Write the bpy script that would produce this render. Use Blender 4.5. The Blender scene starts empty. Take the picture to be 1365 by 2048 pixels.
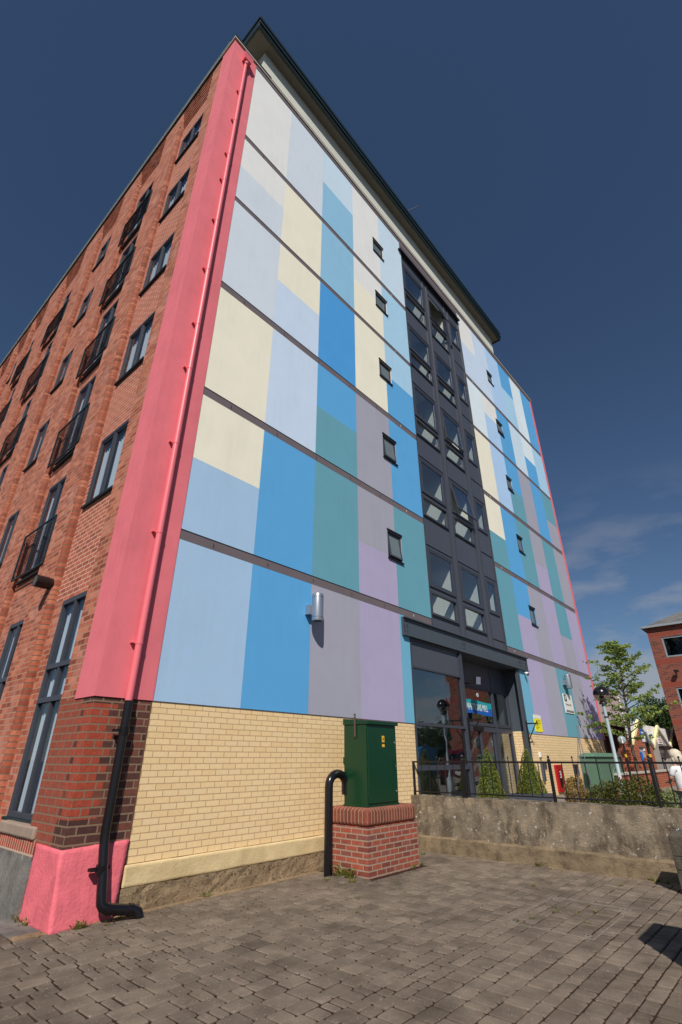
import bpy, bmesh, math, random
from mathutils import Vector, Matrix, noise
R = math.radians
scene = bpy.context.scene
col = scene.collection
rng = random.Random(7)

# ------------------------------------------------------------------ camera
cam_d = bpy.data.cameras.new('camera')
cam = bpy.data.objects.new('camera', cam_d)
col.objects.link(cam)
cam.location = (-2.797, -6.497, 1.108)
cam.rotation_euler = (R(90 + 26.832), 0, R(-48.698))
cam_d.sensor_fit = 'VERTICAL'
cam_d.sensor_height = 36.0
cam_d.lens = 17.143
cam_d.clip_start = 0.05
cam_d.clip_end = 2000
scene.camera = cam

# ------------------------------------------------------------------ world and sun
SUN = Vector((1.12, 0.97, -1.42)).normalized()
w = bpy.data.worlds.new('World')
scene.world = w
w.use_nodes = True
nt = w.node_tree
nt.nodes.clear()
wo = nt.nodes.new('ShaderNodeOutputWorld')
bg = nt.nodes.new('ShaderNodeBackground')
sky = nt.nodes.new('ShaderNodeTexSky')
sky.sky_type = 'NISHITA'
sky.sun_disc = False
sky.sun_elevation = math.asin(-SUN.z)
sky.sun_rotation = math.atan2(-SUN.x, -SUN.y)
sky.air_density = 1.0
sky.dust_density = 0.12
sky.ozone_density = 6.0
sky.altitude = 0
bg.inputs['Strength'].default_value = 0.060
# thin cloud low in the sky
tc = nt.nodes.new('ShaderNodeTexCoord')
mp = nt.nodes.new('ShaderNodeMapping')
mp.inputs['Scale'].default_value = (1.0, 1.0, 3.4)
mp.inputs['Location'].default_value = (0.35, 0.1, 0.0)
nz = nt.nodes.new('ShaderNodeTexNoise')
nz.inputs['Scale'].default_value = 5.0
nz.inputs['Detail'].default_value = 9
nz.inputs['Roughness'].default_value = 0.55
rp = nt.nodes.new('ShaderNodeValToRGB')
rp.color_ramp.elements[0].position = 0.47
rp.color_ramp.elements[1].position = 0.62
sep = nt.nodes.new('ShaderNodeSeparateXYZ')
band = nt.nodes.new('ShaderNodeMapRange')
band.inputs['From Min'].default_value = 0.46
band.inputs['From Max'].default_value = 0.10
mul = nt.nodes.new('ShaderNodeMath'); mul.operation = 'MULTIPLY'
mul2 = nt.nodes.new('ShaderNodeMath'); mul2.operation = 'MULTIPLY'; mul2.inputs[1].default_value = 0.75
mixc = nt.nodes.new('ShaderNodeMix'); mixc.data_type = 'RGBA'
mixc.inputs['B'].default_value = (5.6, 5.8, 6.4, 1)
L = nt.links.new
L(tc.outputs['Generated'], mp.inputs['Vector'])
L(mp.outputs[0], nz.inputs['Vector'])
L(nz.outputs['Fac'], rp.inputs['Fac'])
L(tc.outputs['Generated'], sep.inputs[0])
L(sep.outputs['Z'], band.inputs['Value'])
L(rp.outputs['Color'], mul.inputs[0])
L(band.outputs[0], mul.inputs[1])
L(mul.outputs[0], mul2.inputs[0])
L(mul2.outputs[0], mixc.inputs['Factor'])
L(sky.outputs[0], mixc.inputs['A'])
L(mixc.outputs['Result'], bg.inputs['Color'])
L(bg.outputs[0], wo.inputs['Surface'])

sl = bpy.data.lights.new('sun', 'SUN')
sl.energy = 4.7
sl.angle = R(0.53)
sl.color = (1.0, 0.94, 0.86)
so = bpy.data.objects.new('sun', sl)
so.rotation_euler = SUN.to_track_quat('-Z', 'Y').to_euler()
so.location = (-20, -20, 30)
col.objects.link(so)
scene.view_settings.view_transform = 'Standard'
scene.view_settings.look = 'None'
scene.view_settings.exposure = 0.0
scene.view_settings.gamma = 1.0
scene.view_settings.use_curve_mapping = False
scene.cycles.max_bounces = 8

# ------------------------------------------------------------------ materials
KL = 0.84      # how bright a white surface shows in the photograph
def s2l(c):
    c = c / 255.0
    return c / 12.92 if c <= 0.04045 else ((c + 0.055) / 1.055) ** 2.4
def C(r, g, b, k=KL):
    return tuple(min(0.9, s2l(v) / k) for v in (r, g, b)) + (1,)
MATS = {}
def mat(name, colr, rough=0.8, spec=0.3, metal=0.0, var=0.0, vscale=3.0, bump=0.0, bscale=60.0, coat=0.0, var2=None):
    if name in MATS: return MATS[name]
    m = bpy.data.materials.new(name); m.use_nodes = True
    t = m.node_tree; p = t.nodes['Principled BSDF']
    p.inputs['Roughness'].default_value = rough
    p.inputs['Specular IOR Level'].default_value = spec
    p.inputs['Metallic'].default_value = metal
    p.inputs['Coat Weight'].default_value = coat
    p.inputs['Base Color'].default_value = colr
    g = t.nodes.new('ShaderNodeNewGeometry')
    if var > 0:
        n = t.nodes.new('ShaderNodeTexNoise'); n.inputs['Scale'].default_value = vscale; n.inputs['Detail'].default_value = 8
        n.inputs['Roughness'].default_value = 0.65
        t.links.new(g.outputs['Position'], n.inputs['Vector'])
        mr = t.nodes.new('ShaderNodeMapRange'); mr.inputs['From Min'].default_value = 0.3; mr.inputs['From Max'].default_value = 0.7
        t.links.new(n.outputs['Fac'], mr.inputs['Value'])
        mx = t.nodes.new('ShaderNodeMix'); mx.data_type = 'RGBA'
        c2 = var2 or tuple(v * (1 - var) for v in colr[:3]) + (1,)
        mx.inputs['A'].default_value = colr; mx.inputs['B'].default_value = c2
        t.links.new(mr.outputs[0], mx.inputs['Factor'])
        t.links.new(mx.outputs['Result'], p.inputs['Base Color'])
    if bump > 0:
        n = t.nodes.new('ShaderNodeTexNoise'); n.inputs['Scale'].default_value = bscale; n.inputs['Detail'].default_value = 4
        t.links.new(g.outputs['Position'], n.inputs['Vector'])
        b = t.nodes.new('ShaderNodeBump'); b.inputs['Strength'].default_value = bump; b.inputs['Distance'].default_value = 0.01
        t.links.new(n.outputs['Fac'], b.inputs['Height'])
        t.links.new(b.outputs[0], p.inputs['Normal'])
    MATS[name] = m
    return m

def brick(name, ramp, mortar, bw=0.225, rh=0.075, ms=0.010, mode='wall', bump=0.5, rough=0.85, stain=None, off=0.5, freq=2, zoff=0.0, msm=0.1, grain=(0.80, 1.12)):
    """ramp: list of (position, colour) picked at random for every brick"""
    if name in MATS: return MATS[name]
    m = bpy.data.materials.new(name); m.use_nodes = True
    t = m.node_tree; p = t.nodes['Principled BSDF']; N = t.nodes.new; K = t.links.new
    p.inputs['Roughness'].default_value = rough; p.inputs['Specular IOR Level'].default_value = 0.25
    g = N('ShaderNodeNewGeometry'); s = N('ShaderNodeSeparateXYZ'); K(g.outputs['Position'], s.inputs[0])
    cb = N('ShaderNodeCombineXYZ')
    if mode == 'wall':
        a = N('ShaderNodeMath'); a.operation = 'ADD'; K(s.outputs['X'], a.inputs[0]); K(s.outputs['Y'], a.inputs[1])
        K(a.outputs[0], cb.inputs[0])
        z = N('ShaderNodeMath'); z.operation = 'ADD'; z.inputs[1].default_value = zoff + 3.0; K(s.outputs['Z'], z.inputs[0])
        K(z.outputs[0], cb.inputs[1])
    else:
        K(s.outputs['X'], cb.inputs[0]); K(s.outputs['Y'], cb.inputs[1])
    # small wobble so that joints are not ruler straight
    wn = N('ShaderNodeTexNoise'); wn.inputs['Scale'].default_value = 6.0; K(g.outputs['Position'], wn.inputs['Vector'])
    wv = N('ShaderNodeVectorMath'); wv.operation = 'MULTIPLY_ADD'; wv.inputs[1].default_value = (0.006, 0.006, 0)
    K(wn.outputs['Color'], wv.inputs[0]); K(cb.outputs[0], wv.inputs[2])
    br = N('ShaderNodeTexBrick'); br.inputs['Scale'].default_value = 1.0
    br.inputs['Brick Width'].default_value = bw; br.inputs['Row Height'].default_value = rh
    br.inputs['Mortar Size'].default_value = ms; br.inputs['Mortar Smooth'].default_value = msm
    br.inputs['Color1'].default_value = (0, 0, 0, 1); br.inputs['Color2'].default_value = (1, 1, 1, 1); br.inputs['Mortar'].default_value = (0.5, 0.5, 0.5, 1)
    br.offset = off; br.offset_frequency = freq
    K(wv.outputs[0], br.inputs['Vector'])
    cr = N('ShaderNodeValToRGB'); e = cr.color_ramp.elements
    while len(e) > 1: e.remove(e[-1])
    e[0].position = ramp[0][0]; e[0].color = ramp[0][1]
    for pos, c in ramp[1:]:
        q = e.new(pos); q.color = c
    K(br.outputs['Color'], cr.inputs['Fac'])
    # weathering inside the bricks
    fn = N('ShaderNodeTexNoise'); fn.inputs['Scale'].default_value = 22.0; fn.inputs['Detail'].default_value = 6; K(g.outputs['Position'], fn.inputs['Vector'])
    fr = N('ShaderNodeMapRange'); fr.inputs['From Min'].default_value = 0.3; fr.inputs['From Max'].default_value = 0.7; fr.inputs['To Min'].default_value = grain[0]; fr.inputs['To Max'].default_value = grain[1]
    K(fn.outputs['Fac'], fr.inputs['Value'])
    mm = N('ShaderNodeVectorMath'); mm.operation = 'SCALE'; K(cr.outputs['Color'], mm.inputs[0]); K(fr.outputs[0], mm.inputs['Scale'])
    last = mm.outputs[0]
    if stain:
        sc_, lo, hi, colr, am = stain
        sn = N('ShaderNodeTexNoise'); sn.inputs['Scale'].default_value = sc_; sn.inputs['Detail'].default_value = 7; K(g.outputs['Position'], sn.inputs['Vector'])
        sr = N('ShaderNodeMapRange'); sr.inputs['From Min'].default_value = lo; sr.inputs['From Max'].default_value = hi; sr.inputs['To Max'].default_value = am
        K(sn.outputs['Fac'], sr.inputs['Value'])
        sm = N('ShaderNodeMix'); sm.data_type = 'RGBA'; sm.inputs['B'].default_value = colr
        K(sr.outputs[0], sm.inputs['Factor']); K(last, sm.inputs['A']); last = sm.outputs['Result']
    mx = N('ShaderNodeMix'); mx.data_type = 'RGBA'; mx.inputs['B'].default_value = mortar
    K(br.outputs['Fac'], mx.inputs['Factor']); K(last, mx.inputs['A'])
    K(mx.outputs['Result'], p.inputs['Base Color'])
    inv = N('ShaderNodeMath'); inv.operation = 'MULTIPLY_ADD'; inv.inputs[1].default_value = -1.0; K(br.outputs['Fac'], inv.inputs[0])
    hn = N('ShaderNodeMath'); hn.operation = 'MULTIPLY'; hn.inputs[1].default_value = 0.5; K(fn.outputs['Fac'], hn.inputs[0]); K(hn.outputs[0], inv.inputs[2])
    b = N('ShaderNodeBump'); b.inputs['Strength'].default_value = bump; b.inputs['Distance'].default_value = 0.008
    K(inv.outputs[0], b.inputs['Height']); K(b.outputs[0], p.inputs['Normal'])
    MATS[name] = m
    return m

def glass(name, tint=(0.85, 0.9, 0.9, 1), boost=0.04, mulf=1.5, rough=0.0):
    m = bpy.data.materials.new(name); m.use_nodes = True
    t = m.node_tree; t.nodes.clear(); N = t.nodes.new; K = t.links.new
    o = N('ShaderNodeOutputMaterial'); tr = N('ShaderNodeBsdfTransparent'); gl = N('ShaderNodeBsdfGlossy')
    tr.inputs['Color'].default_value = tint; gl.inputs['Roughness'].default_value = rough
    gl.inputs['Color'].default_value = (0.95, 0.97, 1, 1)
    # reflectance from the angle alone, the same on both faces of the thin pane
    gg = N('ShaderNodeNewGeometry'); dt = N('ShaderNodeVectorMath'); dt.operation = 'DOT_PRODUCT'; K(gg.outputs['Incoming'], dt.inputs[0]); K(gg.outputs['Normal'], dt.inputs[1])
    ab = N('ShaderNodeMath'); ab.operation = 'ABSOLUTE'; K(dt.outputs['Value'], ab.inputs[0])
    su = N('ShaderNodeMath'); su.operation = 'SUBTRACT'; su.inputs[0].default_value = 1.0; K(ab.outputs[0], su.inputs[1])
    pw = N('ShaderNodeMath'); pw.operation = 'POWER'; pw.inputs[1].default_value = 5.0; K(su.outputs[0], pw.inputs[0])
    f = N('ShaderNodeMath'); f.operation = 'MULTIPLY_ADD'; f.inputs[1].default_value = 0.96; f.inputs[2].default_value = 0.04; K(pw.outputs[0], f.inputs[0])
    a = N('ShaderNodeMath'); a.operation = 'MULTIPLY_ADD'; a.inputs[1].default_value = mulf; a.inputs[2].default_value = boost; a.use_clamp = True
    wv = N('ShaderNodeTexNoise'); wv.inputs['Scale'].default_value = 1.3
    g = N('ShaderNodeNewGeometry'); K(g.outputs['Position'], wv.inputs['Vector'])
    b = N('ShaderNodeBump'); b.inputs['Strength'].default_value = 0.25; b.inputs['Distance'].default_value = 0.02
    K(wv.outputs['Fac'], b.inputs['Height']); K(b.outputs[0], gl.inputs['Normal'])
    mx = N('ShaderNodeMixShader'); K(f.outputs[0], a.inputs[0]); K(a.outputs[0], mx.inputs[0]); K(tr.outputs[0], mx.inputs[1]); K(gl.outputs[0], mx.inputs[2])
    K(mx.outputs[0], o.inputs['Surface'])
    MATS[name] = m
    return m

GLASS = glass('window_glass', (0.92, 0.95, 0.95, 1), 0.05, 1.3)
GLASS3 = glass('side_window_glass', (0.94, 0.96, 0.97, 1), 0.0, 0.5)
GLASS4 = glass('office_glass', (0.35, 0.38, 0.4, 1), 0.0, 0.4)
FROST = mat('frosted_glass', C(104, 116, 118), rough=0.15, spec=0.6, var=0.15, vscale=3)
GLASS2 = glass('shop_glass', (0.62, 0.66, 0.67, 1), 0.10, 1.6)
def paint(name, c, **k):
    kw = dict(rough=0.85, spec=0.2, var=0.05, vscale=1.6, bump=0.35, bscale=130); kw.update(k)
    return mat(name, C(*c), **kw)
def weathered(m, amt=0.10):
    t = m.node_tree; N = t.nodes.new; K = t.links.new; p = t.nodes['Principled BSDF']
    src = p.inputs['Base Color'].links[0].from_socket
    g = N('ShaderNodeNewGeometry'); mpn = N('ShaderNodeMapping'); mpn.inputs['Scale'].default_value = (5.0, 5.0, 0.35); K(g.outputs['Position'], mpn.inputs[0])
    n = N('ShaderNodeTexNoise'); n.inputs['Scale'].default_value = 1.6; n.inputs['Detail'].default_value = 7; n.inputs['Roughness'].default_value = 0.6; K(mpn.outputs[0], n.inputs['Vector'])
    n2 = N('ShaderNodeTexNoise'); n2.inputs['Scale'].default_value = 0.9; n2.inputs['Detail'].default_value = 5; K(g.outputs['Position'], n2.inputs['Vector'])
    ml = N('ShaderNodeMath'); ml.operation = 'MULTIPLY'; K(n.outputs['Fac'], ml.inputs[0]); K(n2.outputs['Fac'], ml.inputs[1])
    r_ = N('ShaderNodeMapRange'); r_.inputs['From Min'].default_value = 0.24; r_.inputs['From Max'].default_value = 0.42; r_.inputs['To Min'].default_value = 1.02; r_.inputs['To Max'].default_value = 1 - amt
    K(ml.outputs[0], r_.inputs['Value']); sc = N('ShaderNodeVectorMath'); sc.operation = 'SCALE'; K(src, sc.inputs[0]); K(r_.outputs[0], sc.inputs['Scale']); K(sc.outputs[0], p.inputs['Base Color'])
PAL = {
 'W': paint('white_render', (214, 215, 213)), 'PG': paint('pale_grey_blue_render', (196, 206, 216)),
 'LB': paint('light_blue_render', (155, 184, 212)), 'MB': paint('mid_blue_render', (86, 156, 206)),
 'SB': paint('strong_blue_render', (72, 146, 205)), 'PB': paint('pale_blue_render', (188, 205, 224)),
 'T': paint('teal_render', (96, 150, 166)), 'T2': paint('blue_teal_render', (104, 164, 190)),
 'GL': paint('grey_lilac_render', (153, 153, 167)), 'LI': paint('lilac_render', (162, 155, 184)),
 'CR': paint('cream_render', (223, 219, 200)), 'SL': paint('sky_pale_render', (188, 208, 222)),
 'SL2': paint('sky_soft_render', (158, 196, 220)), 'S2': paint('sky_mid_render', (134, 180, 208)),
 'PW': paint('ice_white_render', (206, 219, 226)), 'LP': paint('powder_blue_render', (164, 194, 230)),
}
PINK = paint('pink_render', (212, 112, 121), var=0.12, vscale=2.2)
PINKR = paint('rough_pink_render', (214, 106, 116), var=0.22, vscale=6.0, bump=0.8, bscale=30)
for _m in PAL.values(): weathered(_m, 0.03)
weathered(PINK, 0.08); weathered(PINKR, 0.2)
PINKP = mat('pink_gloss_pipe', C(212, 106, 115), rough=0.38, spec=0.35)
BANDM = paint('brown_grey_band', (104, 95, 99), var=0.12)
DARK = mat('dark_grey_metal', C(60, 63, 72), rough=0.42, spec=0.4, var=0.08, vscale=5)
DARK2 = mat('dark_grey_panel', C(70, 74, 83), rough=0.38, spec=0.4, var=0.1, vscale=1.2)
STEEL = mat('grey_painted_steel', C(68, 76, 84), rough=0.45, spec=0.4, var=0.1, vscale=4)
BLACK = mat('black_gloss_paint', (0.008, 0.007, 0.009, 1), rough=0.22, spec=0.5)
BLACKM = mat('black_iron', (0.012, 0.010, 0.011, 1), rough=0.4, spec=0.4)
SILVER = mat('silver_metal', (0.52, 0.53, 0.56, 1), rough=0.34, metal=0.85)
CREAMW = paint('penthouse_render', (196, 196, 184), var=0.12, vscale=0.8)
SOFF = mat('grey_soffit', C(122, 118, 108), rough=0.8, var=0.1)
FASC = mat('dark_green_fascia', (0.012, 0.028, 0.032, 1), rough=0.4, spec=0.4)
COPE = mat('pale_coping', C(178, 172, 158), rough=0.8, var=0.2, vscale=5)
COPEG = mat('verdigris_coping', C(150, 170, 158), rough=0.7, var=0.2, vscale=5)
INNER = mat('interior_plaster', (0.72, 0.73, 0.68, 1), rough=0.9)
INNERD = mat('interior_floor', (0.10, 0.09, 0.085, 1), rough=0.8)
CURT = mat('net_curtain', (0.42, 0.47, 0.53, 1), rough=0.9)
RB = brick('red_brick', [(0, C(124, 64, 50)), (0.3, C(152, 82, 62)), (0.6, C(168, 94, 72)), (0.85, C(186, 116, 92)), (1, C(140, 70, 58))], C(160, 124, 102), stain=(2.2, 0.5, 0.75, C(190, 150, 140), 0.45), rh=0.085, bw=0.23)
RBP = brick('pale_jointed_brick', [(0, C(140, 78, 68)), (0.5, C(162, 90, 76)), (1, C(172, 98, 82))], C(196, 162, 134), ms=0.009, rh=0.085, bw=0.23)
RBN = brick('round_edge_brick', [(0, C(124, 64, 48)), (0.5, C(150, 82, 60)), (1, C(168, 102, 78))], C(108, 82, 68), bw=3.0, rh=0.085)
YB = brick('yellow_brick', [(0, C(212, 184, 137)), (0.5, C(219, 192, 146)), (1, C(215, 190, 147))], C(170, 138, 106), ms=0.0052, bump=0.25, msm=0.0, grain=(0.95, 1.03))
PED = brick('pedestal_brick', [(0, C(112, 60, 52)), (0.4, C(138, 72, 58)), (0.8, C(156, 80, 60)), (1, C(118, 74, 68))], C(146, 128, 112), ms=0.010)
PEDS = brick('soldier_brick', [(0, C(104, 58, 50)), (0.5, C(130, 70, 56)), (1, C(112, 62, 54))], C(150, 124, 98), bw=0.075, rh=0.5, ms=0.008, off=0.0, zoff=0.33)
SOLD = brick('sill_soldier_brick', [(0, C(140, 60, 46)), (0.5, C(168, 80, 60)), (1, C(150, 70, 56))], C(176, 154, 134), bw=0.075, rh=0.6, ms=0.011, off=0.0, zoff=0.5)
OB = brick('office_brick', [(0, C(76, 50, 46)), (0.2, C(112, 62, 50)), (0.6, C(124, 68, 54)), (0.9, C(114, 64, 52)), (1, C(70, 48, 44))], C(124, 92, 80), ms=0.008)
OBR = mat('bright_red_brick_band', C(126, 62, 50), rough=0.85, var=0.15, vscale=8)
OW = brick('low_wall_brick', [(0, C(138, 66, 44)), (0.5, C(158, 80, 54)), (1, C(146, 70, 48))], C(150, 112, 92))
DB = brick('dull_brown_brick', [(0, C(90, 58, 50)), (0.5, C(118, 74, 60)), (1, C(104, 66, 56))], C(110, 90, 80))

# corner pier: dark engineering bricks with newer red ones let in at the arris
def pier_brick():
    rnd = [(0, C(62, 42, 39)), (0.5, C(84, 54, 48)), (0.85, C(112, 66, 54)), (1, C(74, 50, 46))]
    m = brick('corner_pier_brick', rnd, C(122, 100, 82), ms=0.010, bump=0.9, bw=0.235, rh=0.088)
    t = m.node_tree; N = t.nodes.new; K = t.links.new
    g = N('ShaderNodeNewGeometry'); s = N('ShaderNodeSeparateXYZ'); K(g.outputs['Position'], s.inputs[0])
    a = N('ShaderNodeMath'); a.operation = 'ADD'; K(s.outputs[0], a.inputs[0]); K(s.outputs[1], a.inputs[1])
    # toothed edge of the repair: alternate courses reach further
    zc = N('ShaderNodeMath'); zc.operation = 'MULTIPLY'; zc.inputs[1].default_value = 1 / 0.176; K(s.outputs[2], zc.inputs[0])
    fr = N('ShaderNodeMath'); fr.operation = 'FRACT'; K(zc.outputs[0], fr.inputs[0])
    gt = N('ShaderNodeMath'); gt.operation = 'GREATER_THAN'; gt.inputs[1].default_value = 0.5; K(fr.outputs[0], gt.inputs[0])
    wd = N('ShaderNodeMath'); wd.operation = 'MULTIPLY_ADD'; wd.inputs[1].default_value = 0.1; wd.inputs[2].default_value = 0.215; K(gt.outputs[0], wd.inputs[0])
    lt = N('ShaderNodeMath'); lt.operation = 'LESS_THAN'; K(a.outputs[0], lt.inputs[0]); K(wd.outputs[0], lt.inputs[1])
    z1 = N('ShaderNodeMath'); z1.operation = 'GREATER_THAN'; z1.inputs[1].default_value = 0.49; K(s.outputs[2], z1.inputs[0])
    z2 = N('ShaderNodeMath'); z2.operation = 'LESS_THAN'; z2.inputs[1].default_value = 1.72; K(s.outputs[2], z2.inputs[0])
    m1 = N('ShaderNodeMath'); m1.operation = 'MULTIPLY'; K(lt.outputs[0], m1.inputs[0]); K(z1.outputs[0], m1.inputs[1])
    m2 = N('ShaderNodeMath'); m2.operation = 'MULTIPLY'; K(m1.outputs[0], m2.inputs[0]); K(z2.outputs[0], m2.inputs[1])
    cr = [n for n in t.nodes if n.bl_idname == 'ShaderNodeValToRGB'][0]
    dst = cr.outputs[0].links[0].to_socket
    mx = N('ShaderNodeMix'); mx.data_type = 'RGBA'; mx.inputs['B'].default_value = C(150, 66, 48)
    # behind the arris the side wall turns to ordinary red brick
    far = N('ShaderNodeMath'); far.operation = 'GREATER_THAN'; far.inputs[1].default_value = 0.30; K(s.outputs[1], far.inputs[0])
    mx0 = N('ShaderNodeMix'); mx0.data_type = 'RGBA'; mx0.inputs['B'].default_value = C(150, 74, 56)
    fm = N('ShaderNodeMath'); fm.operation = 'MULTIPLY'; fm.inputs[1].default_value = 0.75; K(far.outputs[0], fm.inputs[0])
    K(fm.outputs[0], mx0.inputs['Factor']); K(cr.outputs[0], mx0.inputs['A'])
    K(m2.outputs[0], mx.inputs['Factor']); K(mx0.outputs['Result'], mx.inputs['A']); K(mx.outputs['Result'], dst)
    return m
PIERB = pier_brick()

def concrete(name, c1, c2, lich=None, moss=None, bump=1.0):
    m = mat(name, c1, rough=0.95, spec=0.15, var=0.5, vscale=3.5, bump=bump, bscale=38, var2=c2)
    t = m.node_tree; N = t.nodes.new; K = t.links.new; p = t.nodes['Principled BSDF']
    g = N('ShaderNodeNewGeometry')
    def layer(scale, lo, hi, colr, am=1.0, stretch=None):
        src = p.inputs['Base Color'].links[0].from_socket
        n = N('ShaderNodeTexNoise'); n.inputs['Scale'].default_value = scale; n.inputs['Detail'].default_value = 10; n.inputs['Roughness'].default_value = 0.7
        if stretch:
            mpn = N('ShaderNodeMapping'); mpn.inputs['Scale'].default_value = stretch; K(g.outputs['Position'], mpn.inputs[0]); K(mpn.outputs[0], n.inputs['Vector'])
        else: K(g.outputs['Position'], n.inputs['Vector'])
        r_ = N('ShaderNodeMapRange'); r_.inputs['From Min'].default_value = lo; r_.inputs['From Max'].default_value = hi; r_.inputs['To Max'].default_value = am
        K(n.outputs['Fac'], r_.inputs['Value'])
        x = N('ShaderNodeMix'); x.data_type = 'RGBA'; x.inputs['B'].default_value = colr
        K(r_.outputs[0], x.inputs['Factor']); K(src, x.inputs['A']); K(x.outputs['Result'], p.inputs['Base Color'])
    for a in (lich or []): layer(*a)
    return m
CONC = concrete('weathered_concrete', C(138, 126, 108), C(98, 88, 75),
   [(2.2, 0.48, 0.56, C(70, 60, 50), 0.65, (1, 1, .55)), (6.0, 0.52, 0.62, C(146, 130, 108), 0.6, (1, 1, .6)), (15, 0.60, 0.66, C(196, 190, 186), 0.8)])
CONCK = concrete('kerb_concrete', C(132, 116, 93), C(98, 85, 68), [(7, 0.5, 0.7, C(58, 50, 42), 0.7)])
CONCB = concrete('crumbling_concrete', C(150, 130, 102), C(108, 90, 70), [(26, 0.54, 0.62, C(66, 52, 44), 0.85), (30, 0.62, 0.68, C(186, 170, 150), .7)])
CONCG = concrete('grey_concrete', C(122, 118, 112), C(82, 80, 78), [(5, 0.6, 0.75, C(160, 156, 150), 0.5)])
SILL = mat('stone_sill', C(150, 132, 118), rough=0.9, var=0.2, vscale=9, bump=0.5, bscale=70)
YPL = mat('cream_painted_plinth', C(208, 186, 142), rough=0.8, var=0.14, vscale=4, bump=0.5, bscale=40, var2=C(184, 162, 120))
PAV = mat('paving_block', C(131, 118, 104), rough=0.95, spec=0.15, var=0.3, vscale=4.0, bump=1.0, bscale=260, var2=C(98, 87, 76))
def paving_material():
    m = PAV; t = m.node_tree; N = t.nodes.new; K = t.links.new; p = t.nodes['Principled BSDF']
    src = p.inputs['Base Color'].links[0].from_socket
    at = N('ShaderNodeAttribute'); at.attribute_name = 'tone'
    sc = N('ShaderNodeVectorMath'); sc.operation = 'SCALE'; K(src, sc.inputs[0]); K(at.outputs['Fac'], sc.inputs['Scale'])
    v = N('ShaderNodeTexVoronoi'); v.inputs['Scale'].default_value = 60
    g = N('ShaderNodeNewGeometry'); K(g.outputs['Position'], v.inputs['Vector'])
    lt = N('ShaderNodeMath'); lt.operation = 'LESS_THAN'; lt.inputs[1].default_value = 0.16; K(v.outputs['Distance'], lt.inputs[0])
    n = N('ShaderNodeTexNoise'); n.inputs['Scale'].default_value = 30; K(g.outputs['Position'], n.inputs['Vector'])
    gt = N('ShaderNodeMath'); gt.operation = 'GREATER_THAN'; gt.inputs[1].default_value = 0.55; K(n.outputs['Fac'], gt.inputs[0])
    ml = N('ShaderNodeMath'); ml.operation = 'MULTIPLY'; K(lt.outputs[0], ml.inputs[0]); K(gt.outputs[0], ml.inputs[1])
    st = N('ShaderNodeTexNoise'); st.inputs['Scale'].default_value = 1.1; st.inputs['Detail'].default_value = 6; K(g.outputs['Position'], st.inputs['Vector'])
    sr = N('ShaderNodeMapRange'); sr.inputs['From Min'].default_value = 0.50; sr.inputs['From Max'].default_value = 0.66; sr.inputs['To Min'].default_value = 1.04; sr.inputs['To Max'].default_value = 0.76; K(st.outputs['Fac'], sr.inputs['Value'])
    sc2 = N('ShaderNodeVectorMath'); sc2.operation = 'SCALE'; K(sc.outputs[0], sc2.inputs[0]); K(sr.outputs[0], sc2.inputs['Scale']); sc = sc2
    x = N('ShaderNodeMix'); x.data_type = 'RGBA'; x.inputs['B'].default_value = C(190, 180, 172)
    K(ml.outputs[0], x.inputs['Factor']); K(sc.outputs[0], x.inputs['A']); K(x.outputs['Result'], p.inputs['Base Color'])
paving_material()
BED = mat('joint_soil', C(58, 34, 27), rough=1.0, var=0.4, vscale=8, bump=1.0, bscale=150, var2=C(34, 28, 18))
ASPH = mat('asphalt', (0.055, 0.052, 0.05, 1), rough=0.95, var=0.3, vscale=2, bump=0.6, bscale=150)
TERR = mat('terrace_paving', C(130, 120, 110), rough=0.9, var=0.25, vscale=3, bump=0.5, bscale=60)
def leafmat(name, a, b, rough=0.55):
    m = bpy.data.materials.new(name); m.use_nodes = True
    t = m.node_tree; N = t.nodes.new; K = t.links.new; p = t.nodes['Principled BSDF']
    p.inputs['Roughness'].default_value = rough; p.inputs['Specular IOR Level'].default_value = 0.3
    g = N('ShaderNodeNewGeometry'); r_ = N('ShaderNodeValToRGB')
    r_.color_ramp.elements[0].color = a + (1,); r_.color_ramp.elements[1].color = b + (1,)
    K(g.outputs['Random Per Island'], r_.inputs['Fac']); K(r_.outputs[0], p.inputs['Base Color'])
    tr = N('ShaderNodeBsdfTranslucent'); K(r_.outputs[0], tr.inputs['Color'])
    mx = N('ShaderNodeMixShader'); mx.inputs[0].default_value = 0.3
    o = t.nodes['Material Output']; K(p.outputs[0], mx.inputs[1]); K(tr.outputs[0], mx.inputs[2]); K(mx.outputs[0], o.inputs['Surface'])
    MATS[name] = m; return m
BARK2 = mat('brown_joint', C(104, 74, 58), rough=.95, var=.3, vscale=12)
LEAF = leafmat('tree_leaf', (0.14, 0.21, 0.04), (0.32, 0.40, 0.10))
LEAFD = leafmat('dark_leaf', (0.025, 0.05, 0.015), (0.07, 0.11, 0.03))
LEAFC = leafmat('box_leaf', (0.10, 0.13, 0.015), (0.27, 0.29, 0.04))
LEAFH = leafmat('hedge_leaf', (0.05, 0.07, 0.012), (0.17, 0.16, 0.035))
LEAFG = leafmat('golden_leaf', (0.26, 0.16, 0.05), (0.42, 0.28, 0.08))
LEAFP = leafmat('pale_leaf', (0.16, 0.22, 0.07), (0.34, 0.36, 0.16))
GRASS = leafmat('grass_blade', (0.10, 0.13, 0.02), (0.30, 0.28, 0.08))
BARK = mat('bark', (0.13, 0.10, 0.07, 1), rough=0.95, var=0.4, vscale=14, bump=0.8, bscale=40)
WHITE = mat('white_paint', (0.78, 0.78, 0.76, 1), rough=0.5)
GREEN = mat('dark_green_steel', C(8, 54, 32), rough=0.3, spec=0.5, var=0.14, vscale=6)
GREEN2 = mat('sage_green_plastic', C(84, 112, 92), rough=0.6, var=0.15, vscale=3)
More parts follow.
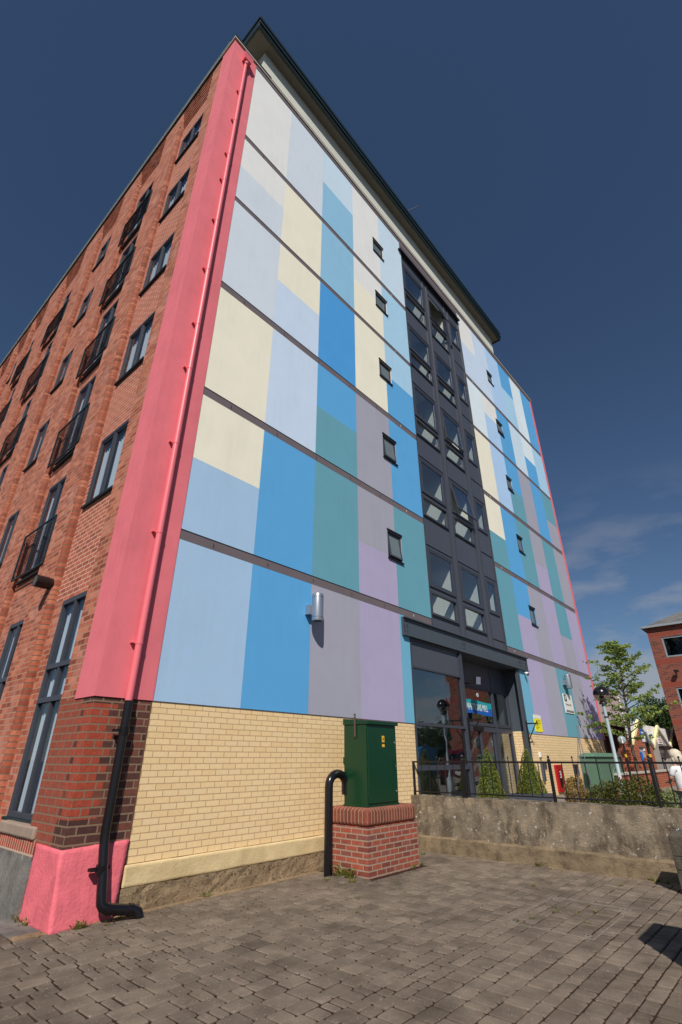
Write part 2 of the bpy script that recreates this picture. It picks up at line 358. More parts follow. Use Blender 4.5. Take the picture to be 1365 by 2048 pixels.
YEL = mat('yellow_sign', C(226, 214, 40), rough=0.5)
RED = mat('red_paint', C(160, 26, 34), rough=0.45)

# ------------------------------------------------------------------ mesh helpers
WO = {}
class MB:
    def __init__(s): s.v = []; s.f = []; s.m = []; s.mats = []; s.sm = []
    def mi(s, m):
        if m not in s.mats: s.mats.append(m)
        return s.mats.index(m)
    def face(s, pts, m, smooth=False):
        n = len(s.v); s.v += [tuple(p) for p in pts]; s.f.append(tuple(range(n, n + len(pts)))); s.m.append(s.mi(m)); s.sm.append(smooth)
    def box(s, x0, x1, y0, y1, z0, z1, m, skip=''):
        x0, x1 = sorted((x0, x1)); y0, y1 = sorted((y0, y1)); z0, z1 = sorted((z0, z1))
        n = len(s.v)
        s.v += [(x0, y0, z0), (x1, y0, z0), (x1, y1, z0), (x0, y1, z0), (x0, y0, z1), (x1, y0, z1), (x1, y1, z1), (x0, y1, z1)]
        for k, q in (('b', (0, 3, 2, 1)), ('t', (4, 5, 6, 7)), ('f', (0, 1, 5, 4)), ('r', (1, 2, 6, 5)), ('k', (2, 3, 7, 6)), ('l', (3, 0, 4, 7))):
            if k in skip: continue
            s.f.append(tuple(n + i for i in q)); s.m.append(s.mi(m)); s.sm.append(False)
    def hexa(s, b, t, m):     # bottom loop, top loop (4 points each, counter clockwise)
        n = len(s.v); s.v += [tuple(p) for p in b] + [tuple(p) for p in t]
        for q in ((0, 3, 2, 1), (4, 5, 6, 7), (0, 1, 5, 4), (1, 2, 6, 5), (2, 3, 7, 6), (3, 0, 4, 7)):
            s.f.append(tuple(n + i for i in q)); s.m.append(s.mi(m)); s.sm.append(False)
    def tube(s, pts, rad, m, n=12, caps=True):
        pts = [Vector(p) for p in pts]
        rad = rad if isinstance(rad, (list, tuple)) else [rad] * len(pts)
        base = len(s.v); k = len(pts); up = None
        for i, p in enumerate(pts):
            d = (pts[min(i + 1, k - 1)] - pts[max(i - 1, 0)]).normalized()
            if up is None:
                up = d.orthogonal().normalized()
            up = (up - d * up.dot(d)).normalized(); sd = d.cross(up)
            for j in range(n):
                a = 2 * math.pi * j / n
                s.v.append(tuple(p + (up * math.cos(a) + sd * math.sin(a)) * rad[i]))
        for i in range(k - 1):
            for j in range(n):
                a = base + i * n + j; b = base + i * n + (j + 1) % n
                s.f.append((a, b, b + n, a + n)); s.m.append(s.mi(m)); s.sm.append(True)
        if caps:
            # caps get their own vertices so that the side normals stay square to the tube
            s.face([s.v[base + j] for j in reversed(range(n))], m)
            s.face([s.v[base + (k - 1) * n + j] for j in range(n)], m)
    def ball(s, c, r, m, n=12, k=8, sz=1.0, t0=0.0, t1=1.0):
        base = len(s.v)
        for i in range(k + 1):
            th = math.pi * (t0 + (t1 - t0) * i / k)
            for j in range(n):
                a = 2 * math.pi * j / n
                s.v.append((c[0] + r * math.sin(th) * math.cos(a), c[1] + r * math.sin(th) * math.sin(a), c[2] + r * sz * math.cos(th)))
        for i in range(k):
            for j in range(n):
                a = base + i * n + j; b = base + i * n + (j + 1) % n
                s.f.append((a, a + n, b + n, b)); s.m.append(s.mi(m)); s.sm.append(True)
    def build(s, name, parent=None, bevel=0.0, seg=2, origin=None):
        me = bpy.data.meshes.new(name)
        if origin is None: origin = WO.get(parent, (0, 0, 0)) if parent else (0, 0, 0)
        ox, oy, oz = origin
        me.from_pydata([(a - ox, b - oy, c - oz) for a, b, c in s.v], [], s.f)
        for m in s.mats: me.materials.append(m)
        me.polygons.foreach_set('material_index', s.m)
        me.polygons.foreach_set('use_smooth', s.sm)
        me.update()
        o = bpy.data.objects.new(name, me); col.objects.link(o)
        if parent:
            o.parent = parent
            WO[o] = WO.get(parent, (0, 0, 0))
        else:
            o.location = origin; WO[o] = tuple(origin)
        if bevel > 0:
            b = o.modifiers.new('bevel', 'BEVEL'); b.width = bevel; b.segments = seg; b.limit_method = 'ANGLE'; b.angle_limit = R(40)
            b.harden_normals = False
        return o
def tag(o, label=None, cat=None, group=None, kind=None):
    if label: o['label'] = label
    if cat: o['category'] = cat
    if group: o['group'] = group
    if kind: o['kind'] = kind
    return o
def thing(name, loc, label, cat, group=None):
    o = bpy.data.objects.new(name, None); o.location = loc; o.empty_display_size = 0.3
    col.objects.link(o); WO[o] = tuple(loc)
    return tag(o, label, cat, group)
def copy_tree(o, parent=None):
    c = o.copy(); col.objects.link(c)
    if parent: c.parent = parent
    WO[c] = WO.get(o, (0, 0, 0))
    for ch in list(o.children): copy_tree(ch, c)
    return c
def text(name, s, size, loc, m, parent=None, axis='front', ext=0.001, align='LEFT', sx=1.0):
    cu = bpy.data.curves.new(name, 'FONT'); cu.body = s; cu.size = size; cu.extrude = ext; cu.align_x = align
    to = bpy.data.objects.new(name + '_tmp', cu); col.objects.link(to)
    bpy.context.view_layer.update()
    me = bpy.data.meshes.new_from_object(to.evaluated_get(bpy.context.evaluated_depsgraph_get()))
    bpy.data.objects.remove(to)
    M = Matrix.Translation(loc) @ Matrix.Rotation(R(90), 4, 'X') @ Matrix.Diagonal((sx, 1, 1, 1))
    o0 = WO.get(parent, (0, 0, 0)) if parent else (0, 0, 0)
    me.transform(Matrix.Translation([-a for a in o0]) @ M)
    me.materials.clear(); me.materials.append(m)
    o = bpy.data.objects.new(name, me); col.objects.link(o)
    if parent: o.parent = parent; WO[o] = o0
    return o
def rough_up(o, amp, scale, cuts=0):
    me = o.data
    if cuts:
        bm = bmesh.new(); bm.from_mesh(me); bmesh.ops.remove_doubles(bm, verts=bm.verts, dist=1e-5)
        bmesh.ops.subdivide_edges(bm, edges=[e for e in bm.edges if e.calc_length() > cuts], cuts=1, use_grid_fill=True)
        for _ in range(5):
            es = [e for e in bm.edges if e.calc_length() > cuts]
            if not es: break
            bmesh.ops.subdivide_edges(bm, edges=es, cuts=1, use_grid_fill=True)
        bm.to_mesh(me); bm.free()
    for v in me.vertices:
        p = v.co * scale
        n = noise.noise_vector(p) + 0.5 * noise.noise_vector(p * 2.7)
        v.co += n * amp
    me.update()

# ================================================================== THE SETTING
GZ = -0.46
g_ = MB(); g_.box(-300, 700, -500, 500, -1.2, GZ - 0.030, ASPH); tag(g_.build('ground'), kind='structure')
b_ = MB(); b_.box(-9, 6.68, -12, 12, GZ - 0.029, GZ - 0.010, BED); tag(b_.build('pavement_bed'), kind='structure')

# paving: random-length blocks in courses that run along the painted wall
def paving():
    v, f, tone = [], [], []
    def block(x0, x1, y0, y1, z, t):
        gp = 0.0048 + rng.random() * 0.0035
        x0 += gp * 1.4; x1 -= gp * 1.4; y0 += gp; y1 -= gp
        c = 0.007
        j = lambda a=0.004: (rng.random() - 0.5) * a * 1.1
        tz = [z + j(0.006) for _ in range(4)]
        n = len(v)
        pts = [(x0, y0), (x1, y0), (x1, y1), (x0, y1)]
        # octagonal outline: the corners of tumbled blocks are knocked off
        cc = 0.009
        o = []
        ix = [(x0 + cc, y0), (x1 - cc, y0), (x1, y0 + cc), (x1, y1 - cc), (x1 - cc, y1), (x0 + cc, y1), (x0, y1 - cc), (x0, y0 + cc)]
        ix = [(a + j(), b + j()) for a, b in ix]
        mx, my = (x0 + x1) / 2, (y0 + y1) / 2
        zt = lambda a, b: z + (a - mx) * sl[0] + (b - my) * sl[1]
        sl = (j(0.018), j(0.018))
        for a, b in ix: v.append((a, b, GZ - 0.03))
        for a, b in ix: v.append((a, b, zt(a, b) - 0.008))
        for a, b in ix:
            dx = mx - a; dy = my - b; l = max(abs(dx), abs(dy))
            a2 = a + c * (1 if dx > 0 else -1) * min(1, abs(dx) / 0.02); b2 = b + c * (1 if dy > 0 else -1) * min(1, abs(dy) / 0.02)
            v.append((a2, b2, zt(a2, b2)))
        for k in range(8):
            k2 = (k + 1) % 8
            f.append((n + k, n + k2, n + 8 + k2, n + 8 + k)); f.append((n + 8 + k, n + 8 + k2, n + 16 + k2, n + 16 + k))
        f.append(tuple(n + 16 + k for k in range(8)))
        tone.extend([t] * 17)
    y = -0.16
    xw = 6.66
    while y > -9.0:
        h = rng.choice([0.12, 0.12, 0.16, 0.16, 0.20])
        x = -4.6 + rng.random() * 0.2
        while x < xw:
            wd = rng.choice([0.10, 0.13, 0.16, 0.20, 0.24, 0.24])
            x1 = min(x + wd, xw)
            if x1 - x > 0.05:
                t = 0.82 + rng.random() * 0.34
                inman = 3.40 < (x + x1) / 2 < 4.82 and -4.33 < y - h / 2 < -3.40
                if not (3.98 < (x + x1) / 2 < 5.46 and y - h / 2 > -1.08): block(x, x1, y - h, y, GZ + (rng.random() - 0.5) * 0.006, t * (0.94 if inman else 1.0))
            x = x1
        y -= h
    # side street, left of the corner
    y = -0.02
    while y < 6.0:
        h = rng.choice([0.12, 0.16, 0.2]); x = -0.34
        while x > -4.6:
            wd = rng.choice([0.12, 0.16, 0.2, 0.24]); 
            block(x - wd, x, y, y + h, GZ + (rng.random() - 0.5) * 0.006, 0.80 + rng.random() * 0.36)
            x -= wd
        y += h
    x = -0.34
    while x > -4.6:
        wd = 0.2; block(x - wd, x, -0.15, -0.03, GZ, 0.9); x -= wd
    me = bpy.data.meshes.new('paving'); me.from_pydata(v, [], f); me.materials.append(PAV)
    at = me.attributes.new('tone', 'FLOAT', 'FACE'); at.data.foreach_set('value', tone)
    me.update(); o = bpy.data.objects.new('paving', me); col.objects.link(o); tag(o, kind='structure')
paving()
# cement haunching along the foot of the walls
hm = MB(); hm.box(-0.33, -0.02, 0.0, 12, GZ - 0.028, GZ - 0.002, CONCG); hm.box(-0.33, 3.95, -0.155, -0.0, GZ - 0.028, GZ + 0.003, CONCB); hm.box(5.46, 6.7, -0.155, -0.0, GZ - 0.028, GZ + 0.003, CONCB)
hm.box(6.55, 6.70, -9, -0.16, GZ - 0.028, GZ - 0.004, CONCB)
ho = hm.build('pavement_edge'); rough_up(ho, 0.006, 9, 0.12); tag(ho, kind='structure')
t_ = MB(); t_.box(7.13, 70, -14, 0.0, -1.1, 0.10, TERR); t_.box(21.3, 70, 0.0, 30, -1.1, 0.098, TERR); tag(t_.build('terrace_pavement'), kind='structure')
soil = MB(); soil.box(7.2, 11.0, -4.6, -1.7, 0.0, 0.13, BED); so_ = soil.build('flower_bed_soil'); tag(so_, kind='structure')

# ================================================================== MAIN BUILDING
B = thing('apartment_building', (0, 0, GZ), 'tall converted mill, red brick side, long front wall painted in blue, cream and lilac rectangles', 'building')
Z0 = GZ
ROWS = [1.80, 4.163, 4.341, 7.038, 7.227, 9.90, 10.10, 12.905, 13.075, 15.56, 15.77, 19.383]
BANDS = [(4.163, 4.341), (7.038, 7.227), (9.90, 10.10), (12.905, 13.075), (15.56, 15.77)]
YF = -0.015
def grid_wall(mb, axis, c, ub, vb, fm, holes=(), depth=0.0, rm=None):
    """skin on plane axis=c split at ub x vb; fm(u,v) gives material or None; holes get reveals"""
    us = sorted(set([round(a, 4) for a in ub] + [round(a, 4) for h in holes for a in h[:2]]))
    vs = sorted(set([round(a, 4) for a in vb] + [round(a, 4) for h in holes for a in h[2:]]))
    P = (lambda u, v, d=0: (u, c + d, v)) if axis == 'y' else (lambda u, v, d=0: (c + d, u, v))
    for i in range(len(us) - 1):
        for j in range(len(vs) - 1):
            uc, vc = (us[i] + us[i + 1]) / 2, (vs[j] + vs[j + 1]) / 2
            if any(h[0] < uc < h[1] and h[2] < vc < h[3] for h in holes): continue
            m = fm(uc, vc)
            if m is None: continue
            mb.face([P(us[i], vs[j]), P(us[i + 1], vs[j]), P(us[i + 1], vs[j + 1]), P(us[i], vs[j + 1])], m)
    if depth:
        for a, b, lo, hi in holes:
            m = rm or fm(a - 0.01, (lo + hi) / 2) or fm(b + 0.01, (lo + hi) / 2)
            d = depth
            mb.face([P(a, lo), P(a, hi), P(a, hi, d), P(a, lo, d)], m); mb.face([P(b, lo), P(b, lo, d), P(b, hi, d), P(b, hi)], m)
            mb.face([P(a, lo), P(a, lo, d), P(b, lo, d), P(b, lo)], m); mb.face([P(a, hi), P(b, hi), P(b, hi, d), P(a, hi, d)], m)

LX = [0.776, 2.231, 3.71, 5.187, 6.664, 8.144]
RX = [12.585, 13.97, 15.36, 16.76, 18.16, 19.55, 20.92]
LEFTC = [  # storey by storey, per column: colour or (upper, lower, split)
 ['LB', 'MB', 'GL', 'LI', 'T2'],
 [('CR', 'LB', 5.68), 'MB', 'T', ('GL', 'LI', 5.56), 'T'],
 ['CR', 'PB', ('MB', 'T', 8.58), 'GL', 'MB'],
 ['PG', ('CR', 'PB', 11.56), 'SB', 'CR', ('SL2', 'MB', 11.58)],
 [('W', 'PG', 14.36), 'CR', 'S2', ('W', 'CR', 14.5), 'SL2'],
 ['W', 'PG', ('SL', 'S2', 17.64), 'W', 'SL']]
RIGHTC = [
 ['T2', 'LI', 'GL', 'T', 'GL', 'LI'],
 ['T', ('MB', 'LI', 5.64), 'GL', 'LI', ('T', 'GL', 5.61), 'LI'],
 [('CR', 'T', 8.44), 'MB', 'T', ('GL', 'LI', 8.38), 'T', 'GL'],
 ['CR', 'LP', ('MB', 'T', 11.38), 'GL', 'MB', ('T', 'GL', 11.37)],
 ['PW', ('W', 'LP', 14.5), 'MB', 'SL', ('PW', 'MB', 14.33), 'SL2'],
 [('W', 'PB', 17.69), 'PB', 'LP', ('MB', 'SL2', 17.74), 'PW', 'MB']]
SMALL_L = [(6.34, 6.95, 5.51, 6.25), (6.33, 6.95, 8.44, 9.19), (6.33, 6.94, 11.33, 11.96), (6.30, 6.92, 14.30, 14.94), (6.29, 6.88, 17.04, 17.67)]
SMALL_R = [(15.14, 15.70, 5.50, 6.17), (15.17, 15.73, 8.40, 9.08), (15.18, 15.72, 11.21, 11.84), (15.18, 15.80, 14.14, 14.80), (15.09, 15.64, 17.04, 17.64)]
def storey(v):
    for k in range(6):
        if ROWS[2 * k] - 1e-3 <= v <= ROWS[2 * k + 1] + 1e-3: return k
    return None
def facade_mat(xs, tab):
    def fm(u, v):
        k = storey(v)
        if k is None or u < xs[0] or u > xs[-1]: return None
        c = max(i for i in range(len(xs) - 1) if u >= xs[i])
        if v < 4.163 and (7.04 < u < 13.25): return None
        q = tab[k][c]
        if isinstance(q, tuple): q = q[0] if v > q[2] else q[1]
        return PAL[q]
    return fm
for k in range(6):
    for xs, tab, holes in ((LX, LEFTC, SMALL_L), (RX, RIGHTC, SMALL_R)):
        z0, z1 = ROWS[2 * k], ROWS[2 * k + 1]
        hs = [h for h in holes if z0 < h[2] < z1]
        spl = [q[2] for q in tab[k] if isinstance(q, tuple)]
        mb = MB(); grid_wall(mb, 'y', YF, xs + [7.04, 13.25] if k == 0 else xs, [z0, z1] + spl, facade_mat(xs, tab), hs, 0.12)
        a, b = (xs[0], xs[-1])
        if k == 0: a, b = (a, 7.04) if a < 5 else (13.25, b)
        # return edges of the render coat
        mb.face([(a, YF, z0), (b, YF, z0), (b, 0.02, z0), (a, 0.02, z0)], BANDM)
        mb.build('painted_render_panel', B)
# string courses
for z0, z1 in BANDS:
    for a, b in ((LX[0], LX[-1]), (RX[0], RX[-1])):
        mb = MB(); mb.box(a, b, -0.004, 0.02, z0, z1, BANDM)
        mb.box(a, b, -0.012, -0.0, z0 + 0.001, z0 + 0.006, DARK); mb.box(a, b, -0.012, -0.0, z1 - 0.006, z1 - 0.001, DARK)
        x = a + 0.62
        while x < b:
            mb.box(x - 0.0025, x + 0.0025, -0.02, 0.0, z0 + 0.06, z1 - 0.06, MATS['pale_coping'] if int(x * 10) % 3 == 0 else DARK)
            x += 1.18
        mb.build('string_course', B)
# masonry core behind the render (keeps the light out), with window holes
holes = [(h[0] - 0.005, h[1] + 0.005, h[2] - 0.005, h[3] + 0.005) for h in SMALL_L + SMALL_R]
for ua, ub_ in ((0.3, 8.144), (12.585, 20.92)):
    cm = MB(); hs = [h for h in holes if ua < h[0] < ub_]
    cut = (7.04, 8.144) if ua < 5 else (12.585, 13.25)
    grid_wall(cm, 'y', 0.10, [ua, ub_, cut[0], cut[1]], [1.8, 4.163, 19.383], lambda u, v: (None if (v < 4.163 and 7.04 < u < 13.25) else INNER), hs)
    cm.build('inner_leaf', B)
# yellow brick base
mb = MB(); mb.box(0.765, 7.04, 0.0, 0.25, 0.0, 1.80, YB); mb.box(0.757, 0.772, -0.004, 0.0, 0.0, 1.80, BARK2); mb.build('yellow_brick_base', B); mb = MB(); mb.box(13.25, 20.92, 0.0, 0.25, -0.4, 1.80, YB); mb.build('yellow_brick_base', B)
mb = MB(); mb.box(0.735, 6.84, -0.06, 0.0, -0.228, 0.0, YPL); pl = mb.build('painted_plinth', B, bevel=0.03, seg=3); rough_up(pl, 0.005, 5, 0.25)
mb = MB(); mb.box(0.70, 6.84, -0.05, 0.0, GZ - 0.02, -0.225, CONCB); cb_ = mb.build('concrete_footing', B); rough_up(cb_, 0.014, 11, 0.07)
# corner pier
mb = MB(); mb.box(0.0, 0.758, 0.0, 1.03, 0.18, 1.80, PIERB); mb.box(0.0, 0.30, 0.0, 1.03, 1.80, 19.5, RB, skip='f'); mb.build('corner_pier', B)
mb = MB(); mb.box(-0.014, 0.770, YF, 0.55, 1.80, 19.50, PINK); mb.build('pink_render', B)
mb = MB(); mb.box(20.925, 21.20, YF, 0.4, 1.80, 19.50, PINK); mb.build('pink_render', B)
mb = MB(); mb.box(20.925, 21.19, 0.0, 0.4, -0.4, 1.80, PIERB); mb.build('end_pier', B)
mb = MB(); mb.hexa([(-0.035, -0.19, GZ - 0.03), (0.66, -0.115, GZ - 0.03), (0.66, 0.10, GZ - 0.03), (-0.045, 0.62, GZ - 0.03)], [(-0.016, -0.016, 0.215), (0.764, -0.016, 0.25), (0.764, 0.10, 0.25), (-0.016, 0.70, 0.225)], PINKR)
pp = mb.build('pink_plinth', B); rough_up(pp, 0.006, 6, 0.05)
for p_ in pp.data.polygons: p_.use_smooth = True
# far end and back walls, roof
mb = MB(); mb.box(21.0, 21.19, 0.4, 27.0, -0.4, 19.4, RB); mb.box(0.3, 21.0, 26.8, 27.0, -0.4, 19.4, RB); mb.build('rear_wall', B)
mb = MB(); mb.box(0.25, 21.1, 0.1, 27.0, 19.3, 19.48, COPE); mb.build('flat_roof', B)
# head band, coping
mb = MB(); mb.box(0.776, 8.05, -0.03, 0.1, 19.383, 19.56, BANDM); mb.box(8.05, 12.55, -0.03, 0.1, 18.87, 19.56, BANDM); mb.box(12.55, 20.92, -0.03, 0.1, 19.383, 19.56, BANDM)
mb.box(8.05, 12.6, -0.034, 0.0, 19.20, 19.215, DARK); mb.build('head_band', B)
mb = MB(); mb.box(-0.05, 21.22, -0.06, 0.22, 19.565, 19.64, COPE); mb.box(-0.05, 1.30, -0.075, 0.22, 19.64, 19.70, FASC); mb.box(1.3, 21.22, -0.066, 0.2, 19.64, 19.66, FASC); mb.build('coping', B)
mb = MB(); mb.box(-0.05, 0.22, 0.22, 27, 19.56, 19.64, COPE); mb.box(-0.065, 0.2, 0.2, 27, 19.64, 19.675, COPEG); mb.box(-0.04, 0.0, 0.56, 27, 19.46, 19.52, FASC); mb.build('side_coping', B)  # dark strip beneath the coping paints in its shadow
mb = MB(); mb.box(18.6, 21.1, 0.25, 0.4, 19.66, 20.15, RB); mb.box(18.55, 21.15, 0.2, 0.45, 20.15, 20.22, OBR); mb.build('roof_upstand', B)
# penthouse
mb = MB(); mb.box(1.28, 18.1, 0.5, 12.0, 19.48, 22.40, CREAMW); mb.build('penthouse_wall', B)
mb = MB(); mb.box(0.76, 18.43, 0.20, 12.5, 22.402, 22.46, SOFF); mb.box(0.70, 18.49, 0.11, 0.20, 22.34, 22.80, FASC); mb.box(0.70, 0.76, 0.2001, 12.54, 22.34, 22.80, FASC); mb.box(18.43, 18.49, 0.2001, 12.54, 22.34, 22.80, FASC); mb.box(0.761, 18.429, 0.2002, 12.54, 22.461, 22.79, FASC); mb.box(0.66, 18.53, 0.07, 12.58, 22.80, 22.97, FASC)
mb.box(0.69, 18.50, 0.06, 0.108, 22.50, 22.62, FASC); mb.build('penthouse_roof', B, bevel=0.012)
mb = MB(); mb.tube([(9.25, 0.15, 22.9), (9.25, 0.1, 23.0), (9.62, -0.28, 23.42)], 0.015, DARK, 6); mb.build('aerial_rod', B)
mb = MB(); mb.box(1.15, 1.75, 0.3, 0.49, 19.66, 21.0, CREAMW); mb.build('penthouse_corner', B)

# ---- interiors: slabs and partitions seen through the glass
mb = MB()
for z in (4.02, 6.93, 9.78, 12.6, 15.38):
    mb.box(0.32, 20.9, 0.16, 26.7, z, z + 0.2, INNER)
mb.box(2.6, 2.7, 2.8, 26.7, -0.3, 19.3, INNER)
for y in (3.1, 5.8, 8.8, 12.2, 15.0, 17.3): mb.box(0.32, 2.6, y, y + 0.1, -0.3, 19.3, INNER)
mb.box(7.9, 8.0, 0.16, 3.0, 4.3, 19.3, INNER); mb.box(12.7, 12.8, 0.16, 3.0, 4.3, 19.3, INNER); mb.box(8.0, 12.7, 2.9, 3.0, 4.3, 19.3, INNER)
mb.box(9.60, 9.74, 0.11, 1.5, 4.3, 19.3, INNER); mb.box(11.31, 11.45, 0.11, 1.5, 4.3, 19.3, INNER); mb.box(12.48, 12.6, 0.11, 1.5, 4.3, 19.3, INNER)
mb.box(5.6, 5.7, 0.16, 3.0, 4.3, 19.3, INNER); mb.box(5.7, 7.9, 1.6, 1.7, 4.3, 19.3, INNER); mb.box(14.6, 14.7, .16, 1.6, 4.3, 19.3, INNER); mb.box(14.7, 16.4, 1.6, 1.7, 4.3, 19.3, INNER); mb.box(16.4, 16.5, .16, 1.6, 4.3, 19.3, INNER)
mb.box(5.2, 17.2, 5.0, 5.1, -0.3, 4.0, INNER); mb.box(5.2, 5.3, 0.3, 5.0, -0.3, 4.0, INNER); mb.box(0.3, 20.9, 0.3, 26.7, 0.06, 0.09, INNERD)
mb.box(13.26, 13.36, 0.62, 2.6, 0.1, 3.9, INNER); mb.box(12.25, 12.35, 1.3, 2.6, 0.1, 3.9, INNER); mb.box(7.0, 13.3, 2.8, 2.9, .1, 3.9, INNER)
mb.build('interior_floors_and_partitions', B)

# ---- windows
def window_x(y0, y1, z0, z1, x=0.148, cols=2, trans=(), name='window', fw=0.05, curtain=None, sill=True, boxes=True):
    """casement in the brick side; faces -x"""
    mb = MB(); d0, d1 = x - 0.03, x + 0.04
    mb.box(d0, d1, y0, y0 + fw, z0, z1, DARK); mb.box(d0, d1, y1 - fw, y1, z0, z1, DARK)
    mb.box(d0 - .005, d1, y0 + fw, y1 - fw, z0, z0 + fw, DARK); mb.box(d0 - .005, d1, y0 + fw, y1 - fw, z1 - fw * 1.3, z1, DARK)
    yy = [y0 + fw] + [y0 + (y1 - y0) * k / cols for k in range(1, cols)] + [y1 - fw]
    zz = [z0 + fw] + list(trans) + [z1 - fw * 1.3]
    for a in yy[1:-1]: mb.box(d0 - .002, d1, a - 0.03, a + 0.03, z0 + fw, z1 - fw * 1.3, DARK)
    for a in trans: mb.box(d0 - .012, d1, y0 + fw, y1 - fw, a - 0.035, a + 0.035, DARK)
    w_ = mb.build(name, B)
    for i in range(len(yy) - 1):
        for j in range(len(zz) - 1):
            a0 = yy[i] + (0.03 if i else 0); a1 = yy[i + 1] - (0.03 if i < len(yy) - 2 else 0)
            b0 = zz[j] + (0.035 if j else 0); b1 = zz[j + 1] - (0.035 if j < len(zz) - 2 else 0)
            q = MB(); s_ = 0.035
            if boxes:
                q.box(d0 + .01, d0 + .035, a0, a0 + s_, b0, b1, DARK); q.box(d0 + .01, d0 + .035, a1 - s_, a1, b0, b1, DARK); q.box(d0 + .01, d0 + .035, a0 + s_, a1 - s_, b0, b0 + s_, DARK); q.box(d0 + .01, d0 + .035, a0 + s_, a1 - s_, b1 - s_, b1, DARK)
            q.box(x, x + 0.006, a0, a1, b0, b1, GLASS3)
            q.build('pane', w_)
    if sill:
        q = MB(); q.box(x - 0.085, x, y0 - 0.02, y1 + 0.02, z0 - 0.04, z0 - 0.002, FASC); q.build('sill', w_)
    if curtain:
        q = MB(); a0, a1 = curtain; n = int((a1 - a0) / 0.03); prev = None
        for k in range(n + 1):
            yv = a0 + (a1 - a0) * k / n; xv = x + 0.085 + 0.014 * math.sin(k * 1.9) + 0.006 * math.sin(k * 0.7)
            if prev: q.face([prev + (z0 + .02,), (xv, yv, z0 + .02), (xv, yv, z1), prev + (z1,)], CURT)
            prev = (xv, yv)
        q.build('curtain', w_)
    return w_
BAYS = [(1.03, 2.60), (3.60, 5.20), (6.40, 8.10), (9.50, 11.40), (13.2, 14.75), (15.35, 17.0), (17.75, 19.4), (20.2, 21.8), (22.8, 24.4)]
WINS = [(1.28, 2.46, 0), (3.80, 4.98, 1), (6.56, 7.80, 0), (9.70, 10.72, 1), (13.38, 14.4, 1), (15.5, 16.62, 0), (17.9, 19.0, 1), (20.4, 21.5, 0), (23.0, 24.1, 1)]
LEV = [(5.30, 6.80), (8.27, 9.68), (11.04, 12.36), (13.85, 15.08), (16.59, 17.78)]
RAILB = [4.40, 7.20, 9.93, 12.62, 15.25]
holes = []
for (wy0, wy1, jul) in WINS:
    for k, (z0, z1) in enumerate(LEV):
        zb = RAILB[k] + 0.12 if jul else z0
        zt = (z1 - 0.16) if jul else z1
        holes.append((wy0, wy1, zb, zt))
    holes.append((wy0 - 0.08, wy1 - 0.2, 0.38, 3.46))
rec = MB()
ub = []
for a, b in BAYS: ub += [a, b]
def recm(u, v):
    for a, b in BAYS:
        if a < u < b: return RBP if (v > 3.5 and a < 2) else RB
    return None
grid_wall(rec, 'x', 0.12, ub, [0.24, 3.5, 18.6], recm, holes, 0.10, rm=RB)
rec.build('recessed_brick_panels', B)
# piers between the bays with rounded (bullnose) arrises on the far side of every recess
pb = MB(); nose = MB()
ends = [b for a, b in BAYS]
for i, (a, b) in enumerate(BAYS):
    y0 = b; y1 = BAYS[i + 1][0] if i + 1 < len(BAYS) else 27.0
    r_ = 0.075
    pb.face([(0, y0 + r_, 0.08), (0, y0 + r_, 19.5), (0, y1, 19.5), (0, y1, 0.08)], RB)
    pb.face([(0, y1, 0.08), (0, y1, 19.5), (0.13, y1, 19.5), (0.13, y1, 0.08)], RB)
    pts = [(0.13, y0), (r_, y0)] + [(r_ - r_ * math.sin(t), y0 + r_ - r_ * math.cos(t)) for t in [R(q) for q in (15, 30, 45, 60, 75, 90)]]
    for (xa, ya), (xb, yb) in zip(pts, pts[1:]):
        nose.face([(xa, ya, 0.08), (xa, ya, 18.6), (xb, yb, 18.6), (xb, yb, 0.08)], RBN, smooth=True)
    pb.face([(0.13, y0, 18.6), (0.0, y0, 18.6), (0.0, y0, 19.5), (0.13, y0, 19.5)], RB); pb.face([(0, y0, 18.6), (0, y0 + r_, 18.6), (0, y0 + r_, 19.5), (0, y0, 19.5)], RB)
pb.build('brick_piers', B); nose.build('bullnose_arris', B)
# oversailing courses at the head of each recess
for a, b in BAYS:
    mb = MB(); n = 7
    for k in range(n):
        z = 18.60 + k * 0.128; xx = 0.12 - (k + 1) * 0.12 / n
        mb.box(xx, 0.16, a, b, z, z + 0.068, RB); mb.box(xx + 0.035, 0.16, a, b, z + 0.068, z + 0.128, BLACKM)  # black strips between the courses put the groove shadow into colour
    mb.box(0.0, 0.16, a, b, 18.60 + n * 0.128, 19.52, RB)
    mb.build('corbelled_courses', B)
# sills, plinth on the side street
for i, ((a, b), (wy0, wy1, j_)) in enumerate(zip(BAYS, WINS)):
    mb = MB(); mb.box(-0.04, 0.2, a - 0.02 - (0.22 if i == 0 else 0), min(b, wy1) + (-0.48 if i == 0 else 0.0), 0.245, 0.375, SILL)
    s_ = mb.build('stone_sill', B, bevel=0.02); rough_up(s_, 0.004, 9, 0.15)
    mb = MB(); mb.box(-0.01, 0.2, a - (0.30 if i == 0 else 0), b, 0.085, 0.245, SOLD); mb.build('soldier_course', B)
mb = MB(); mb.hexa([(-0.10, 0.60, GZ - .02), (0.1, 0.60, GZ - .02), (0.1, 27, GZ - .02), (-0.10, 27, GZ - .02)], [(-0.02, 0.66, 0.085), (0.1, 0.66, 0.085), (0.1, 27, 0.085), (-0.02, 27, 0.085)], CONCG)
cg = mb.build('concrete_plinth', B)
